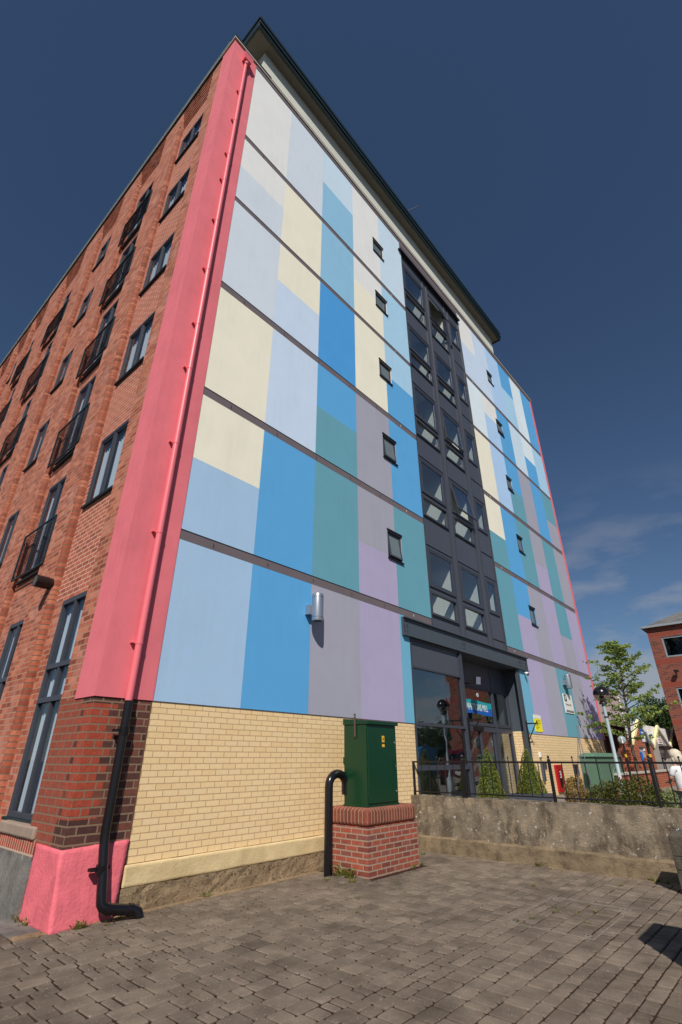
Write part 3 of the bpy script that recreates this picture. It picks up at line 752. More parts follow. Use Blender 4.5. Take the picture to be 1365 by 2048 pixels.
# juliet rails
def juliet(y0, y1, zb, zt, parent):
    mb = MB(); x = -0.03
    mb.box(x, x + 0.03, y0, y1, zt - 0.03, zt, FASC); mb.box(x, x + 0.03, y0, y1, zb, zb + 0.025, FASC); mb.box(0.06, 0.12, y0 + .2, y1 - .02, zb - 0.04, zb - 0.01, FASC)
    for yy in (y0, y1 - 0.04): mb.box(x, x + 0.03, yy, yy + 0.03, zb + 0.03, zt - 0.035, FASC)
    for yy in (y0 + 0.01, y1 - 0.03):
        for zz in (zb + 0.08, zt - 0.2): mb.box(x, 0.02, yy, yy + 0.02, zz, zz + 0.03, FASC)
    n = int((zt - zb) / 0.05)
    for k in range(1, n):
        z = zb + 0.045 + (zt - zb - 0.095) * k / n; mb.box(x + 0.015, x + 0.022, y0 + 0.04, y1 - 0.04, z, z + 0.005, BLACKM)
    n = int((y1 - y0) / 0.11)
    for k in range(1, n):
        yy = y0 + (y1 - y0) * k / n; mb.box(x + 0.023, x + 0.029, yy, yy + 0.005, zb + 0.045, zt - 0.05, BLACKM)
    mb.build('balcony_rail', parent)
for ci, (wy0, wy1, jul) in enumerate(WINS):
    for k, (z0, z1) in enumerate(LEV):
        cu = (wy0 - 0.1, wy1 + (0.5 if (k * 7 + ci) % 3 else 0.1))
        if jul:
            zb = RAILB[k] + 0.12; zt = z1 - 0.16
            w_ = window_x(wy0, wy1, zb, zt, trans=(), curtain=(wy0 + .35, wy1 + .5) if (k + ci) % 2 else (wy0 - .1, wy1 + .3))
            juliet(BAYS[ci][0] - 0.16, BAYS[ci][1] - 0.06, RAILB[k], RAILB[k] + 1.03, w_)
        else:
            window_x(wy0, wy1, z0, z1, curtain=cu)
    window_x(wy0 - 0.08, wy1 - 0.2, 0.40, 3.46, trans=(1.89, 2.38), fw=0.06, boxes=False, curtain=(wy0 + 0.35, wy1 + .2))

def small_window(x0, x1, z0, z1, opened):
    mb = MB(); y = 0.04
    f = 0.045
    mb.box(x0, x0 + f, y - .03, y + .05, z0, z1, DARK); mb.box(x1 - f, x1, y - .03, y + .05, z0, z1, DARK); mb.box(x0 + f, x1 - f, y - .035, y + .05, z0, z0 + f, DARK); mb.box(x0 + f, x1 - f, y - .035, y + .05, z1 - f, z1, DARK)
    w_ = mb.build('small_window', B)
    q = MB(); q.box(x0 - 0.02, x1 + 0.02, -0.055, 0.05, z0 - 0.03, z0 - 0.002, BLACKM); q.build('sill', w_)
    q = MB(); q.box(x0 - 0.02, x1 + 0.01, -0.045, 0.03, z1 + 0.002, z1 + 0.03, BLACKM); q.build('head_flashing', w_)
    # sash hung at the top
    s_ = MB(); h = z1 - z0 - 2 * f - .01; wd = x1 - x0 - 2 * f - 0.01; ang = R(opened)
    def P(u, v, d): return (x0 + f + .005 + u, (y - .02) - v * math.sin(ang) + d * math.cos(ang) * 1.0, (z1 - f - .005) - v * math.cos(ang) - d * math.sin(ang))
    def pb_(u0, u1, v0, v1, d0, d1, m):
        s_.hexa([P(u0, v1, d0), P(u1, v1, d0), P(u1, v1, d1), P(u0, v1, d1)], [P(u0, v0, d0), P(u1, v0, d0), P(u1, v0, d1), P(u0, v0, d1)], m)
    e = 0.045
    pb_(0, e, 0, h, 0, .035, DARK); pb_(wd - e, wd, 0, h, 0, .035, DARK); pb_(e, wd - e, 0, e, 0, .035, DARK); pb_(e, wd - e, h - e, h, 0, .035, DARK)
    pb_(e, wd - e, e, h - e, .014, .02, FROST)
    s_.build('sash', w_)
for k, (a, b, c, d) in enumerate(SMALL_L): small_window(a, b, c, d, [7, 6, 5, 0, 0][k])
for k, (a, b, c, d) in enumerate(SMALL_R): small_window(a, b, c, d, [2, 4, 7, 8, 2][k])

# ---- stair curtain wall
CW = [(8.20, 9.62), (10.0, 11.32), (11.72, 12.47)]
SROW = [(4.47, 5.12, 5.24, 6.38), (7.38, 8.03, 8.15, 9.35), (10.24, 10.85, 10.97, 12.28), (13.15, 13.76, 13.88, 15.0), (15.92, 16.74, 16.9, 18.15)]
YC = 0.02
mb = MB()
hol = []
for (a0, a1, b0, b1) in SROW:
    for k, (x0, x1) in enumerate(CW):
        if k < 2: hol.append((x0, x1, a0, a1))
        hol.append((x0, x1, b0, b1))
grid_wall(mb, 'y', YC, [8.144, 9.80, 11.5, 12.585], [4.13, 18.87], lambda u, v: DARK2, hol, 0.08, rm=DARK)
mb.box(8.12, 8.15, -0.03, 0.1, 4.13, 18.87, DARK); mb.box(12.575, 12.60, -0.03, 0.1, 4.13, 18.87, DARK)
mb.box(7.93, 12.62, -0.12, 0.02, 18.80, 18.86, BLACKM)
mb.build('curtain_wall_panels', B)
for xm in (9.66, 9.95, 11.36, 11.68):
    mb = MB(); mb.box(xm - 0.012, xm + 0.012, YC - 0.03, YC, 4.14, 18.86, DARK); mb.build('mullion', B)
mb = MB()
for (a0, a1, b0, b1) in SROW:
    for z in (a0 - 0.05, b1 + 0.09):
        if z < 4.15 or z > 18.8: continue
        for x0, x1 in ((8.15, 9.645), (9.965, 11.345), (11.695, 12.573)): 
            mb = MB(); mb.box(x0, x1, YC - 0.014, YC, z - 0.009, z + 0.009, BLACKM); mb.build('joint_strip', B)
for ri, (a0, a1, b0, b1) in enumerate(SROW):
    for k, (x0, x1) in enumerate(CW):
        f = 0.055
        def frame(z0, z1):
            q = MB()
            q.box(x0, x0 + f, YC - .03, YC + .06, z0, z1, DARK); q.box(x1 - f, x1, YC - .03, YC + .06, z0, z1, DARK)
            q.box(x0 + f, x1 - f, YC - .035, YC + .06, z0, z0 + f, DARK); q.box(x0 + f, x1 - f, YC - .035, YC + .06, z1 - f, z1, DARK)
            return q
        op = {(1, 1): 0, (2, 1): 5, (1, 4): 16, (1, 2): 0}.get((k, ri), 0)
        if (k, ri) == (1, 1): op = 11
        if (k, ri) == (1, 4): op = 20
        if (k, ri) == (1, 2): op = 4
        if (k, ri) == (2, 1): op = 0
        w_ = frame(b0, b1).build('stair_window', B)
        s_ = MB(); h = b1 - b0 - 2 * f - .01; wd = x1 - x0 - 2 * f - .01; ang = R(op)
        def P(u, v, d): return (x0 + f + .005 + u, (YC - .03) - v * math.sin(ang) + d * math.cos(ang), (b1 - f - .005) - v * math.cos(ang) - d * math.sin(ang))
        def pb_(u0, u1, v0, v1, d0, d1, m): s_.hexa([P(u0, v1, d0), P(u1, v1, d0), P(u1, v1, d1), P(u0, v1, d1)], [P(u0, v0, d0), P(u1, v0, d0), P(u1, v0, d1), P(u0, v0, d1)], m)
        e = 0.05
        pb_(0, e, 0, h, 0, .04, DARK); pb_(wd - e, wd, 0, h, 0, .04, DARK); pb_(e, wd - e, 0, e, 0, .04, DARK); pb_(e, wd - e, h - e, h, 0, .04, DARK)
        pb_(e, wd - e, e, h - e, .016, .022, GLASS)
        s_.build('sash', w_)
        if k < 2:
            w2 = frame(a0, a1).build('stair_window', B)
            q = MB(); q.box(x0 + f, x1 - f, YC + .02, YC + .026, a0 + f, a1 - f, GLASS); q.build('pane', w2)

# ---- entrance
mb = MB()
mb.box(6.73, 13.95, -0.07, 0.0, 3.68, 4.11, STEEL); mb.box(6.73, 13.95, -0.13, -0.0701, 4.085, 4.112, STEEL); mb.box(6.73, 13.95, -0.10, -0.0701, 3.68, 3.70, STEEL)
for cx in (6.83, 9.60, 13.34, 13.8):
    for dx in (-0.06, 0.06):
        for dz in (0, 0.09): 
            mb.tube([(cx + dx, -0.071, 3.80 + dz), (cx + dx, -0.09, 3.80 + dz)], 0.014, DARK, 6); mb.tube([(cx + dx, -0.071, 3.94 + dz), (cx + dx, -0.09, 3.94 + dz)], 0.014, DARK, 6)
mb.build('steel_beam', B)
mb = MB(); mb.box(7.0, 13.25, 0.001, 0.55, 3.66, 3.679, DARK2); mb.build('entrance_soffit', B)
# shopfront
mb = MB()
for x0, x1 in ((7.04, 7.10), (9.33, 9.50)): mb.box(x0, x1, -0.02, 0.10, 0.08, 3.675, DARK)
for z0, z1 in ((3.0, 3.04), (1.77, 1.83), (0.88, 0.98), (0.08, 0.16), (3.63, 3.675)): mb.box(7.10, 9.33, -0.015, 0.08, z0, z1, DARK)
mb.box(7.10, 9.33, 0.01, 0.05, 3.04, 3.63, DARK2); mb.box(9.36, 9.46, -0.045, -0.02, 0.08, 3.675, DARK)
sf = mb.build('shopfront_window', B)
for z0, z1 in ((1.83, 3.0), (0.98, 1.77), (0.16, 0.88)):
    q = MB(); q.box(7.10, 9.33, 0.03, 0.038, z0, z1, GLASS2); q.build('pane', sf)
# door screen set back half a metre
YD = 0.5
mb = MB()
for x0, x1 in ((9.5, 9.6), (10.22, 10.28), (12.06, 12.17), (13.10, 13.2)): mb.box(x0, x1, YD - .05, YD + .05, 0.08, 2.95, DARK)
for z0, z1 in ((1.79, 2.02), (2.91, 2.97), (0.08, 0.2)): mb.box(9.6, 13.10, YD - .04, YD + .04, z0, z1, DARK)
mb.box(9.6, 13.10, YD - .045, YD - .0401, 1.92, 1.94, BLACKM)
mb.box(9.5, 13.2, YD - .02, YD + .03, 2.97, 3.66, DARK2); mb.box(12.09, 12.11, YD - .03, YD - .0201, 2.97, 3.66, DARK)
mb.box(11.06, 11.13, YD - .04, YD + .04, 0.2, 1.79, DARK); mb.box(11.90, 11.97, YD - .04, YD + .04, 0.2, 1.79, DARK)
mb.box(10.64, 11.2, YD - .09, YD - .046, 1.82, 1.90, BLACKM)
dr = mb.build('entrance_screen', B)
for x0, x1, z0, z1 in ((9.6, 10.22, 2.02, 2.91), (10.28, 12.06, 2.02, 2.91), (12.17, 13.10, 2.02, 2.91), (9.6, 10.22, 0.2, 1.79), (10.28, 11.06, 0.2, 1.79), (11.13, 11.90, 0.2, 1.79), (12.17, 13.10, 0.2, 1.79)):
    q = MB(); q.box(x0, x1, YD, YD + .008, z0, z1, GLASS2); q.build('pane', dr)
mb = MB(); mb.box(13.03, 13.25, -0.03, 0.03, 0.08, 3.68, STEEL); mb.box(13.08, 13.11, -0.045, -0.0301, 0.08, 3.68, DARK); mb.build('entrance_column', B)
mb = MB(); mb.box(13.2, 13.249, 0.031, 0.62, 0.0, 1.86, YB); mb.build('brick_reveal', B)
mb = MB(); mb.box(13.2, 13.249, 0.031, 0.62, 1.861, 3.66, STEEL); mb.build('steel_reveal', B)
mb = MB(); mb.box(9.42, 9.5, 0.10, 0.55, 0.08, 3.66, DARK2); mb.build('steel_reveal', B)
BN1 = mat('banner_teal', C(30, 140, 150), rough=0.6); BN2 = mat('banner_blue', C(24, 84, 160), rough=0.6)
mb = MB(); n = 20
for i in range(n):
    x0 = 10.32 + 1.70 * i / n; x1 = 10.32 + 1.70 * (i + 1) / n
    zo = lambda x: 0.02 * math.sin((x - 10.4) * 3.4); zm = lambda x: 2.41 - 0.05 * math.sin((x - 10.4) * 2.2)
    mb.face([(x0, YD - .006, zm(x0)), (x1, YD - .006, zm(x1)), (x1, YD - .006, 2.60 + zo(x1)), (x0, YD - .006, 2.60 + zo(x0))], BN1)
    mb.face([(x0, YD - .006, 2.24 + zo(x0)), (x1, YD - .006, 2.24 + zo(x1)), (x1, YD - .006, zm(x1)), (x0, YD - .006, zm(x0))], BN2)
bn = mb.build('window_banner', B)
text('banner_lettering', 'WHITTONS MILL', 0.26, (10.42, YD - .009, 2.335), WHITE, bn, sx=0.68)
mb = MB(); mb.tube([(11.2, YD - .012, 2.77), (11.2, YD - .004, 2.77)], 0.055, WHITE, 16); mb.tube([(11.2, YD - .015, 2.77), (11.2, YD - .0121, 2.77)], 0.028, BN2, 12); mb.build('door_sticker', B)
# rainwater pipe on the corner pier: pink above, black below
mb = MB(); mb.tube([(0.40, -0.085, 18.75), (0.40, -0.085, 1.77)], 0.047, PINKP, 16)
for z in (17.16, 15.7, 14.17, 13.1, 11.6, 10.0, 8.45, 7.35, 5.74, 4.13, 2.50):
    mb.tube([(0.40, -0.085, z - 0.025), (0.40, -0.085, z + 0.015)], 0.052, PINKP, 16); mb.box(0.33, 0.47, -0.04, -0.015, z - 0.012, z + 0.008, PINKP); mb.box(0.30, 0.345, -0.07, -0.015, z - 0.012, z, PINKP)
mb.hexa([(0.30, -0.17, 18.85), (0.52, -0.17, 18.85), (0.52, -0.016, 18.85), (0.30, -0.016, 18.85)], [(0.26, -0.20, 19.1), (0.56, -0.20, 19.1), (0.56, -0.016, 19.1), (0.26, -0.016, 19.1)], PINKP)
mb.tube([(0.41, -0.1, 18.86), (0.40, -0.1, 18.7)], 0.055, PINKP, 12)
mb.build('downpipe', B)
mb = MB(); mb.tube([(0.40, -0.10, 1.765), (0.405, -0.10, 0.35), (0.41, -0.115, 0.22), (0.43, -0.215, -0.20), (0.435, -0.232, -0.28), (0.455, -0.245, -0.315), (0.50, -0.255, -0.335), (0.74, -0.285, -0.375), (0.80, -0.30, -0.385), (0.835, -0.315, -0.405), (0.85, -0.325, -0.45)], 0.053, BLACK, 16)
for z in (1.42, 0.02):
    yb = -0.10 if z > 1 else -0.155
    mb.tube([(0.405, yb, z - 0.05), (0.405, yb - .005, z + 0.04)], 0.062, BLACK, 16); mb.box(0.28, 0.52, yb + 0.03, yb + 0.055, z - 0.015, z + 0.015, BLACK); mb.box(0.28, 0.34, yb - .02, yb + 0.05, z - 0.015, z + 0.005, BLACK)
mb.tube([(0.47, -0.25, -0.325), (0.52, -0.257, -0.34)], 0.061, BLACK, 16); mb.tube([(0.73, -0.284, -0.373), (0.78, -0.292, -0.38)], 0.061, BLACK, 16)
mb.build('downpipe', B)

# ================================================================== THINGS ON THE WALLS
def wall_lamp(x, z0, z1, label):
    t = thing('wall_lamp', (x, 0, z0), label, 'wall lamp', 'silver cylinder wall lamps')
    mb = MB(); mb.tube([(x, -0.20, z0), (x, -0.20, z0 + 0.05), (x, -0.20, z1 - 0.05), (x, -0.20, z1)], [0.105, 0.112, 0.112, 0.105], SILVER, 28); mb.tube([(x, -0.20, z0 - .002), (x, -0.20, z0 + 0.03)], 0.09, INNERD, 20); mb.tube([(x, -0.20, z0 + 0.06), (x, -0.20, z0 + 0.066)], 0.1135, DARK, 28); mb.tube([(x, -0.20, z1 - 0.066), (x, -0.20, z1 - 0.06)], 0.1135, DARK, 28)
    mb.build('shade', t)
    mb = MB(); mb.box(x - 0.15, x - 0.03, -0.12, -0.016, z0 + 0.12, z0 + 0.30, SILVER); mb.build('bracket', t)
wall_lamp(3.70, 3.40, 3.91, 'silver cylinder wall lamp on the grey-lilac stripe above the yellow brick')
wall_lamp(17.35, 3.46, 3.95, 'silver cylinder wall lamp above the white sign, beyond the entrance')
t = thing('wall_light', (0, 2.70, 3.83), 'black drum-shaped light sticking out of the red brick side wall', 'wall lamp')
mb = MB(); mb.tube([(0.0, 2.70, 3.83), (-0.06, 2.70, 3.83), (-0.07, 2.70, 3.83), (-0.26, 2.70, 3.83)], [0.098, 0.098, 0.105, 0.105], BLACKM, 28); mb.build('housing', t, bevel=0.006)
mb = MB(); mb.tube([(-0.255, 2.70, 3.83), (-0.262, 2.70, 3.83)], 0.085, INNERD, 24); mb.build('lens', t)
t = thing('security_camera', (13.70, 0, 3.6), 'small white security camera on the wall right of the steel beam', 'security camera')
mb = MB(); mb.tube([(13.66, -0.016, 3.62), (13.66, -0.07, 3.62)], 0.035, WHITE, 12); mb.build('mount', t)
mb = MB(); mb.ball((13.66, -0.11, 3.585), 0.055, WHITE); mb.tube([(13.66, -0.11, 3.585), (13.63, -0.17, 3.56)], 0.03, BLACKM, 12); mb.build('body', t)
t = thing('floodlight', (10.5, 0.48, 3.1), 'black floodlight tilted down over the entrance doors', 'floodlight')
mb = MB(); mb.tube([(10.38, 0.48, 3.02), (10.38, 0.26, 2.99)], 0.02, BLACKM, 8); mb.build('arm', t)
mb = MB(); mb.hexa([(10.30, 0.06, 2.93), (10.48, 0.01, 2.93), (10.54, 0.13, 2.98), (10.36, 0.18, 2.98)], [(10.48, 0.12, 3.18), (10.66, 0.07, 3.18), (10.70, 0.17, 3.20), (10.52, 0.22, 3.20)], BLACKM); mb.build('housing', t, bevel=0.01)
mb = MB(); mb.hexa([(10.315, 0.045, 2.945), (10.475, 0.0, 2.945), (10.477, 0.005, 2.948), (10.317, 0.05, 2.948)], [(10.48, 0.10, 3.165), (10.64, 0.055, 3.165), (10.642, 0.06, 3.167), (10.482, 0.105, 3.167)], SILVER); mb.build('lens', t)
def bracket(x, y, z, label):
    t = thing('basket_bracket', (x, y, z), label, 'bracket', 'hanging basket brackets by the entrance')
    mb = MB(); mb.box(x - .025, x + .025, y - .04, y, z - 0.68, z + 0.06, BLACKM); mb.box(x - .018, x + .018, y - 0.38, y - .04, z - 0.035, z, BLACKM)
    mb.tube([(x, y - .02, z - 0.5), (x, y - 0.31, z - 0.02)], 0.014, BLACKM, 6); mb.tube([(x, y - 0.35, z), (x, y - 0.355, z + 0.07)], 0.008, BLACKM, 6); mb.tube([(x, y - .02, z - 0.5), (x + .05, y - .12, z - .55), (x + .09, y - .2, z - .55)], 0.006, BLACKM, 6)
    mb.build('iron_frame', t)
bracket(9.42, -0.045, 2.0, 'black triangular basket bracket on the post beside the shop window')
bracket(13.13, -0.02, 2.08, 'black triangular basket bracket on the steel column beside the yellow notice')
# notices
t = thing('warning_notice', (14.1, 0, 2.08), 'yellow and white warning notice on the wall right of the entrance', 'sign')
mb = MB(); mb.box(13.84, 14.42, -0.03, -0.016, 1.87, 2.36, YEL); mb.box(13.84, 14.42, -0.034, -0.0301, 2.255, 2.36, WHITE); mb.build('board', t)
mb = MB(); mb.tube([(14.02, -0.036, 2.15), (14.02, -0.031, 2.15)], 0.05, BLACKM, 16); mb.tube([(14.02, -0.038, 2.15), (14.02, -0.0361, 2.15)], 0.036, YEL, 16)
mb.tube([(14.01, -0.040, 2.155), (14.03, -0.0381, 2.145)], 0.012, BLACKM, 8)
mb.face([(14.10, -0.0345, 2.275), (14.17, -0.0345, 2.275), (14.135, -0.0345, 2.34)], YEL)
for k, wd in enumerate((0.30, 0.26, 0.34, 0.38, 0.30, 0.36, 0.2)):
    z = 2.20 - k * 0.042
    x0 = 14.10 if k < 3 else 13.92
    for s0, s1 in ((0, 0.3), (0.36, 0.7), (0.76, 1.0)): mb.box(x0 + wd * s0 * .8, x0 + wd * s1 * .8, -0.0315, -0.0301, z, z + 0.014, BLACKM)
mb.build('print', t)
t = thing('estate_sign', (17.4, 0, 2.93), 'white estate agent style sign with black emblem under the far wall lamp', 'sign')
mb = MB(); mb.box(16.97, 17.88, -0.04, -0.016, 2.60, 3.26, WHITE); mb.build('board', t)
mb = MB(); mb.box(17.03, 17.27, -0.043, -0.0401, 3.0, 3.24, BLACKM); mb.box(17.03, 17.82, -0.043, -0.0401, 2.635, 2.70, BLACKM)
mb.box(17.11, 17.14, -0.046, -0.0431, 3.04, 3.2, WHITE); mb.box(17.17, 17.20, -0.046, -0.0431, 3.08, 3.2, WHITE); mb.face([(17.08, -0.0465, 3.12), (17.22, -0.0465, 3.14), (17.22, -0.0465, 3.16), (17.08, -0.0465, 3.14)], WHITE)
mb.build('emblem', t)
text('lettering', 'Whittons Mill', 0.105, (17.06, -0.042, 2.86), mat('maroon_print', C(90, 40, 50)), t)
mb = MB()
for k, x in enumerate((17.08, 17.2, 17.31, 17.45, 17.58, 17.68)): mb.box(x, x + 0.09, -0.0445, -0.0431, 2.66, 2.676, WHITE)
mb.build('small_print', t)
t = thing('utility_cabinet', (15.15, 0, 0.5), 'red wall cabinet with black oval panel and white marks, low on the yellow brick', 'wall cabinet')
mb = MB(); mb.box(14.90, 15.43, -0.06, 0.0, 0.17, 0.93, RED); mb.build('door', t, bevel=0.01)
mb = MB()
for k in range(28):
    a0, a1 = 2 * math.pi * k / 28, 2 * math.pi * (k + 1) / 28
    mb.face([(15.2, -0.063, 0.52), (15.2 + 0.13 * math.cos(a0), -0.063, 0.52 + 0.28 * math.sin(a0)), (15.2 + 0.13 * math.cos(a1), -0.063, 0.52 + 0.28 * math.sin(a1))], BLACKM)
for z in (0.56, 0.64, 0.72): mb.box(15.14, 15.26, -0.066, -0.0631, z, z + 0.03, WHITE); 
for z in (0.56, 0.64): mb.box(15.22, 15.26, -0.066, -0.0631, z + .03, z + 0.08, WHITE)
mb.build('emblem', t)
t = thing('socket_box', (13.88, 0, 1.2), 'small white box on the yellow brick beside the entrance', 'wall box')
mb = MB(); mb.box(13.81, 13.93, -0.05, 0.0, 1.14, 1.28, WHITE); mb.build('casing', t, bevel=0.012); mb = MB(); mb.box(13.83, 13.91, -0.056, -0.0501, 1.12, 1.15, BLACKM); mb.build('socket', t)
t = thing('meter_box', (13.88, 0, 0.75), 'long grey meter box below the small white box', 'wall box')
mb = MB(); mb.box(13.81, 13.96, -0.07, 0.0, 0.5, 1.02, STEEL); mb.build('casing', t, bevel=0.01); mb = MB(); mb.box(13.83, 13.94, -0.074, -0.0701, 0.52, 1.0, DARK); mb.build('door', t)
t = thing('door_entry_panel', (14.2, 0, 0.9), 'little dark panel between the meter box and the red cabinet', 'entry panel')
mb = MB(); mb.box(14.13, 14.24, -0.04, 0.0, 0.83, 1.0, DARK); mb.build('plate', t, bevel=0.008); mb = MB(); mb.box(14.15, 14.22, -0.044, -0.0401, 0.9, 0.97, BLACKM); mb.build('buttons', t)
t = thing('wall_vent', (16.95, 0, 0.8), 'dark louvred vent in the yellow brick left of the sage cabinet', 'vent')
mb = MB(); mb.box(16.74, 17.16, -0.03, 0.0, 0.6, 0.94, DARK); mb.build('frame', t)
mb = MB()
for k in range(6): mb.box(16.77, 17.13, -0.04, -0.0301, 0.63 + k * .05, 0.65 + k * .05, BLACKM)
mb.build('louvre', t)

# ================================================================== FOREGROUND
t = thing('brick_pedestal', (4.7, -0.5, GZ), 'square red brick base with rounded soldier course carrying the dark green cabinet', 'pedestal')
mb = MB(); mb.box(4.06, 5.41, -1.01, -0.20, GZ - .02, 0.17, PED); mb.build('brickwork', t)
mb = MB(); mb.box(4.058, 5.412, -1.012, -0.198, 0.171, 0.42, PEDS); mb.build('soldier_course', t, bevel=0.055, seg=4)
t = thing('electricity_cabinet', (4.62, -0.68, 0.42), 'tall dark green steel cabinet standing on the brick base', 'cabinet')
x0, x1, y0, y1, z0, z1 = 4.20, 5.04, -0.91, -0.42, 0.42, 1.63
mb = MB(); mb.box(x0, x1, y0, y1, z0, z1, GREEN); mb.box(x0 - .012, x1 + .012, y0 - .012, y1 + .01, z0, z0 + .03, GREEN); mb.build('body', t, bevel=0.006)
mb = MB(); mb.box(x0 + 0.015, x1 - 0.03, y0 - 0.022, y0 - .001, z0 + 0.05, z1 - 0.045, GREEN); mb.build('door', t, bevel=0.006)
for zz in (z0 + .18, (z0 + z1) / 2, z1 - .2):
    mb = MB(); mb.tube([(x0 + .008, y0 - .012, zz - .035), (x0 + .008, y0 - .012, zz + .035)], .008, GREEN, 8); mb.build('hinge', t)
mb = MB(); mb.hexa([(x0 - .015, y0 - .045, z1), (x1 + .025, y0 - .045, z1), (x1 + .025, y1 + .015, z1), (x0 - .015, y1 + .015, z1)], [(x0 - .015, y0 - .045, z1 + .055), (x1 + .025, y0 - .045, z1 + .055), (x1 + .025, y1 + .015, z1 + .10), (x0 - .015, y1 + .015, z1 + .10)], GREEN); mb.build('lid', t, bevel=0.006)
mb = MB(); mb.box(x0 + .40, x0 + .465, y0 - .027, y0 - .0221, 1.36, 1.46, mat('amber_label', C(206, 158, 52))); mb.box(x0 + .40, x0 + .465, y0 - .027, y0 - .0221, 1.285, 1.33, MATS['amber_label'])
mb.box(x0 + .42, x0 + .445, y0 - .029, y0 - .0271, 1.39, 1.43, MATS['bark']); mb.build('warning_label', t)
mb = MB()
for z in (1.36, 0.62): mb.tube([(x1 - .075, y0 - .03, z), (x1 - .075, y0 - .02, z)], 0.016, SILVER, 12)
mb.box(x1 - .115, x1 - .095, y0 - .034, y0 - .022, 0.93, 1.08, GREEN); mb.box(x1 - .105, x1 - .05, y0 - .028, y0 - .022, 0.985, 1.0, SILVER); mb.build('lock', t)
mb = MB(); mb.box(x0 - .028, x0 - .0151, -0.70, -0.665, 1.44, 1.80, mat('rusty_steel', C(90, 70, 64), rough=0.6, var=.3, vscale=30)); mb.box(x0 - .0152, x0 - .001, -0.715, -0.65, 1.42, 1.47, GREEN); mb.tube([(x0 - .034, -0.683, 1.76), (x0 - .0281, -0.683, 1.76)], .012, SILVER, 10)
mb.build('hasp', t)
mb = MB(); mb.box(x0 + .35, x0 + .44, -0.60, -0.54, z1 + .085, z1 + .10, OBR); mb.build('brick_chip', t)
# hooked black pipe
t = thing('hooked_pipe', (3.825, -0.42, GZ), 'black steel pipe rising from the paving and hooked over beside the green cabinet', 'pipe')
pts = [(3.825, -0.42, GZ), (3.825, -0.42, 0.70)]
for k in range(1, 13):
    a = math.pi * (1 - k / 12); pts.append((4.03 + 0.205 * math.cos(a), -0.42, 0.715 + 0.17 * math.sin(a)))
pts += [(4.235, -0.42, 0.58)]
mb = MB(); mb.tube(pts, 0.066, BLACK, 20); mb.build('tube', t)
mb = MB(); mb.tube([(3.825, -0.42, 0.695), (3.825, -0.42, 0.705)], 0.0675, BLACKM, 20); mb.tube([(4.235, -0.42, 0.64), (4.235, -0.42, 0.65)], 0.0675, BLACKM, 20); mb.build('weld_ring', t)
FRM = mat('worn_steel_edge', C(136, 128, 120), rough=.7, spec=.3, var=.4, vscale=9)
t = thing('manhole_cover', (4.1, -3.87, GZ), 'thin steel frame of a recessed inspection cover filled with paving', 'manhole cover')
mb = MB(); x0, x1, y0, y1 = 3.39, 4.80, -4.32, -3.40; h = 0.009; zf = GZ + 0.004
mb.box(x0, x1, y0, y0 + h, GZ - .02, zf, FRM); mb.box(x0, x1, y1 - h, y1, GZ - .02, zf, FRM); mb.box(x0, x0 + h, y0 + h, y1 - h, GZ - .02, zf, FRM); mb.box(x1 - h, x1, y0 + h, y1 - h, GZ - .02, zf, FRM); mb.build('frame', t)
mb = MB()
for (a, b) in ((x0 + .05, y0 + .05), (x1 - .12, y0 + .05), (x0 + .05, y1 - .10), (x1 - .12, y1 - .10)): mb.box(a, a + .07, b, b + .05, GZ - .02, zf + .002, FRM); mb.box(a + .02, a + .05, b + .015, b + .035, zf + .002, zf + .004, BLACKM)
mb.build('lifting_key_slots', t)

# retaining wall with kerb
t = thing('retaining_wall', (7.0, -4.5, GZ), 'low weathered concrete wall with lichen carrying the black railing', 'wall')
mb = MB(); mb.hexa([(6.87, -9.0, GZ - .03), (7.16, -9.0, GZ - .03), (7.16, 0.0, GZ - .03), (6.77, 0.0, GZ - .03)], [(6.86, -9.0, 0.44), (7.16, -9.0, 0.44), (7.16, 0.0, 0.44), (6.74, 0.0, 0.44)], CONC); rw = mb.build('wall_body', t); rough_up(rw, 0.012, 5, 0.10)
mb = MB(); mb.hexa([(6.71, -9.0, GZ - .03), (6.9, -9.0, GZ - .03), (6.9, 0.0, GZ - .03), (6.66, 0.0, GZ - .03)], [(6.72, -9.0, -0.235), (6.9, -9.0, -0.19), (6.9, 0.0, -0.19), (6.665, 0.0, -0.235)], CONCK); kb = mb.build('kerb', t); rough_up(kb, 0.010, 6, 0.09)
# railing
t = thing('railing', (6.97, -4.0, 0.44), 'black iron railing with small ball tops along the concrete wall', 'railing')
XR_ = 6.89
for a, b in ((-1.13, 0.0), (-8.5, -1.20)):
    mb = MB(); mb.box(XR_ - .025, XR_ + .025, a, b, 1.035, 1.065, BLACKM); mb.build('top_rail', t)
    mb = MB(); mb.box(XR_ - .02, XR_ + .02, a, b, 0.50, 0.52, BLACKM); mb.build('bottom_rail', t)
mb = MB(); mb.box(XR_ - .025, XR_ + .025, -0.03, 0.0, 0.42, 1.034, BLACKM); mb.build('post', t)
for yy, bz in ((-1.165, 1.0), (-2.87, .5), (-4.45, .5), (-6.05, .5), (-7.65, .5)):
    mb = MB(); hw = 0.035 if bz > .9 else 0.022
    mb.box(XR_ - hw, XR_ + hw, yy - hw, yy + hw, 0.42, 1.09, BLACKM)
    mb.tube([(XR_, yy, 1.09), (XR_, yy, 1.105), (XR_, yy, 1.11), (XR_, yy, 1.12)], [hw, hw * 1.1, hw * .5, hw * .5], BLACKM, 12); mb.ball((XR_, yy, 1.145 if bz > .9 else 1.135), .04 if bz > .9 else 0.022, BLACKM)
    mb.build('post', t)
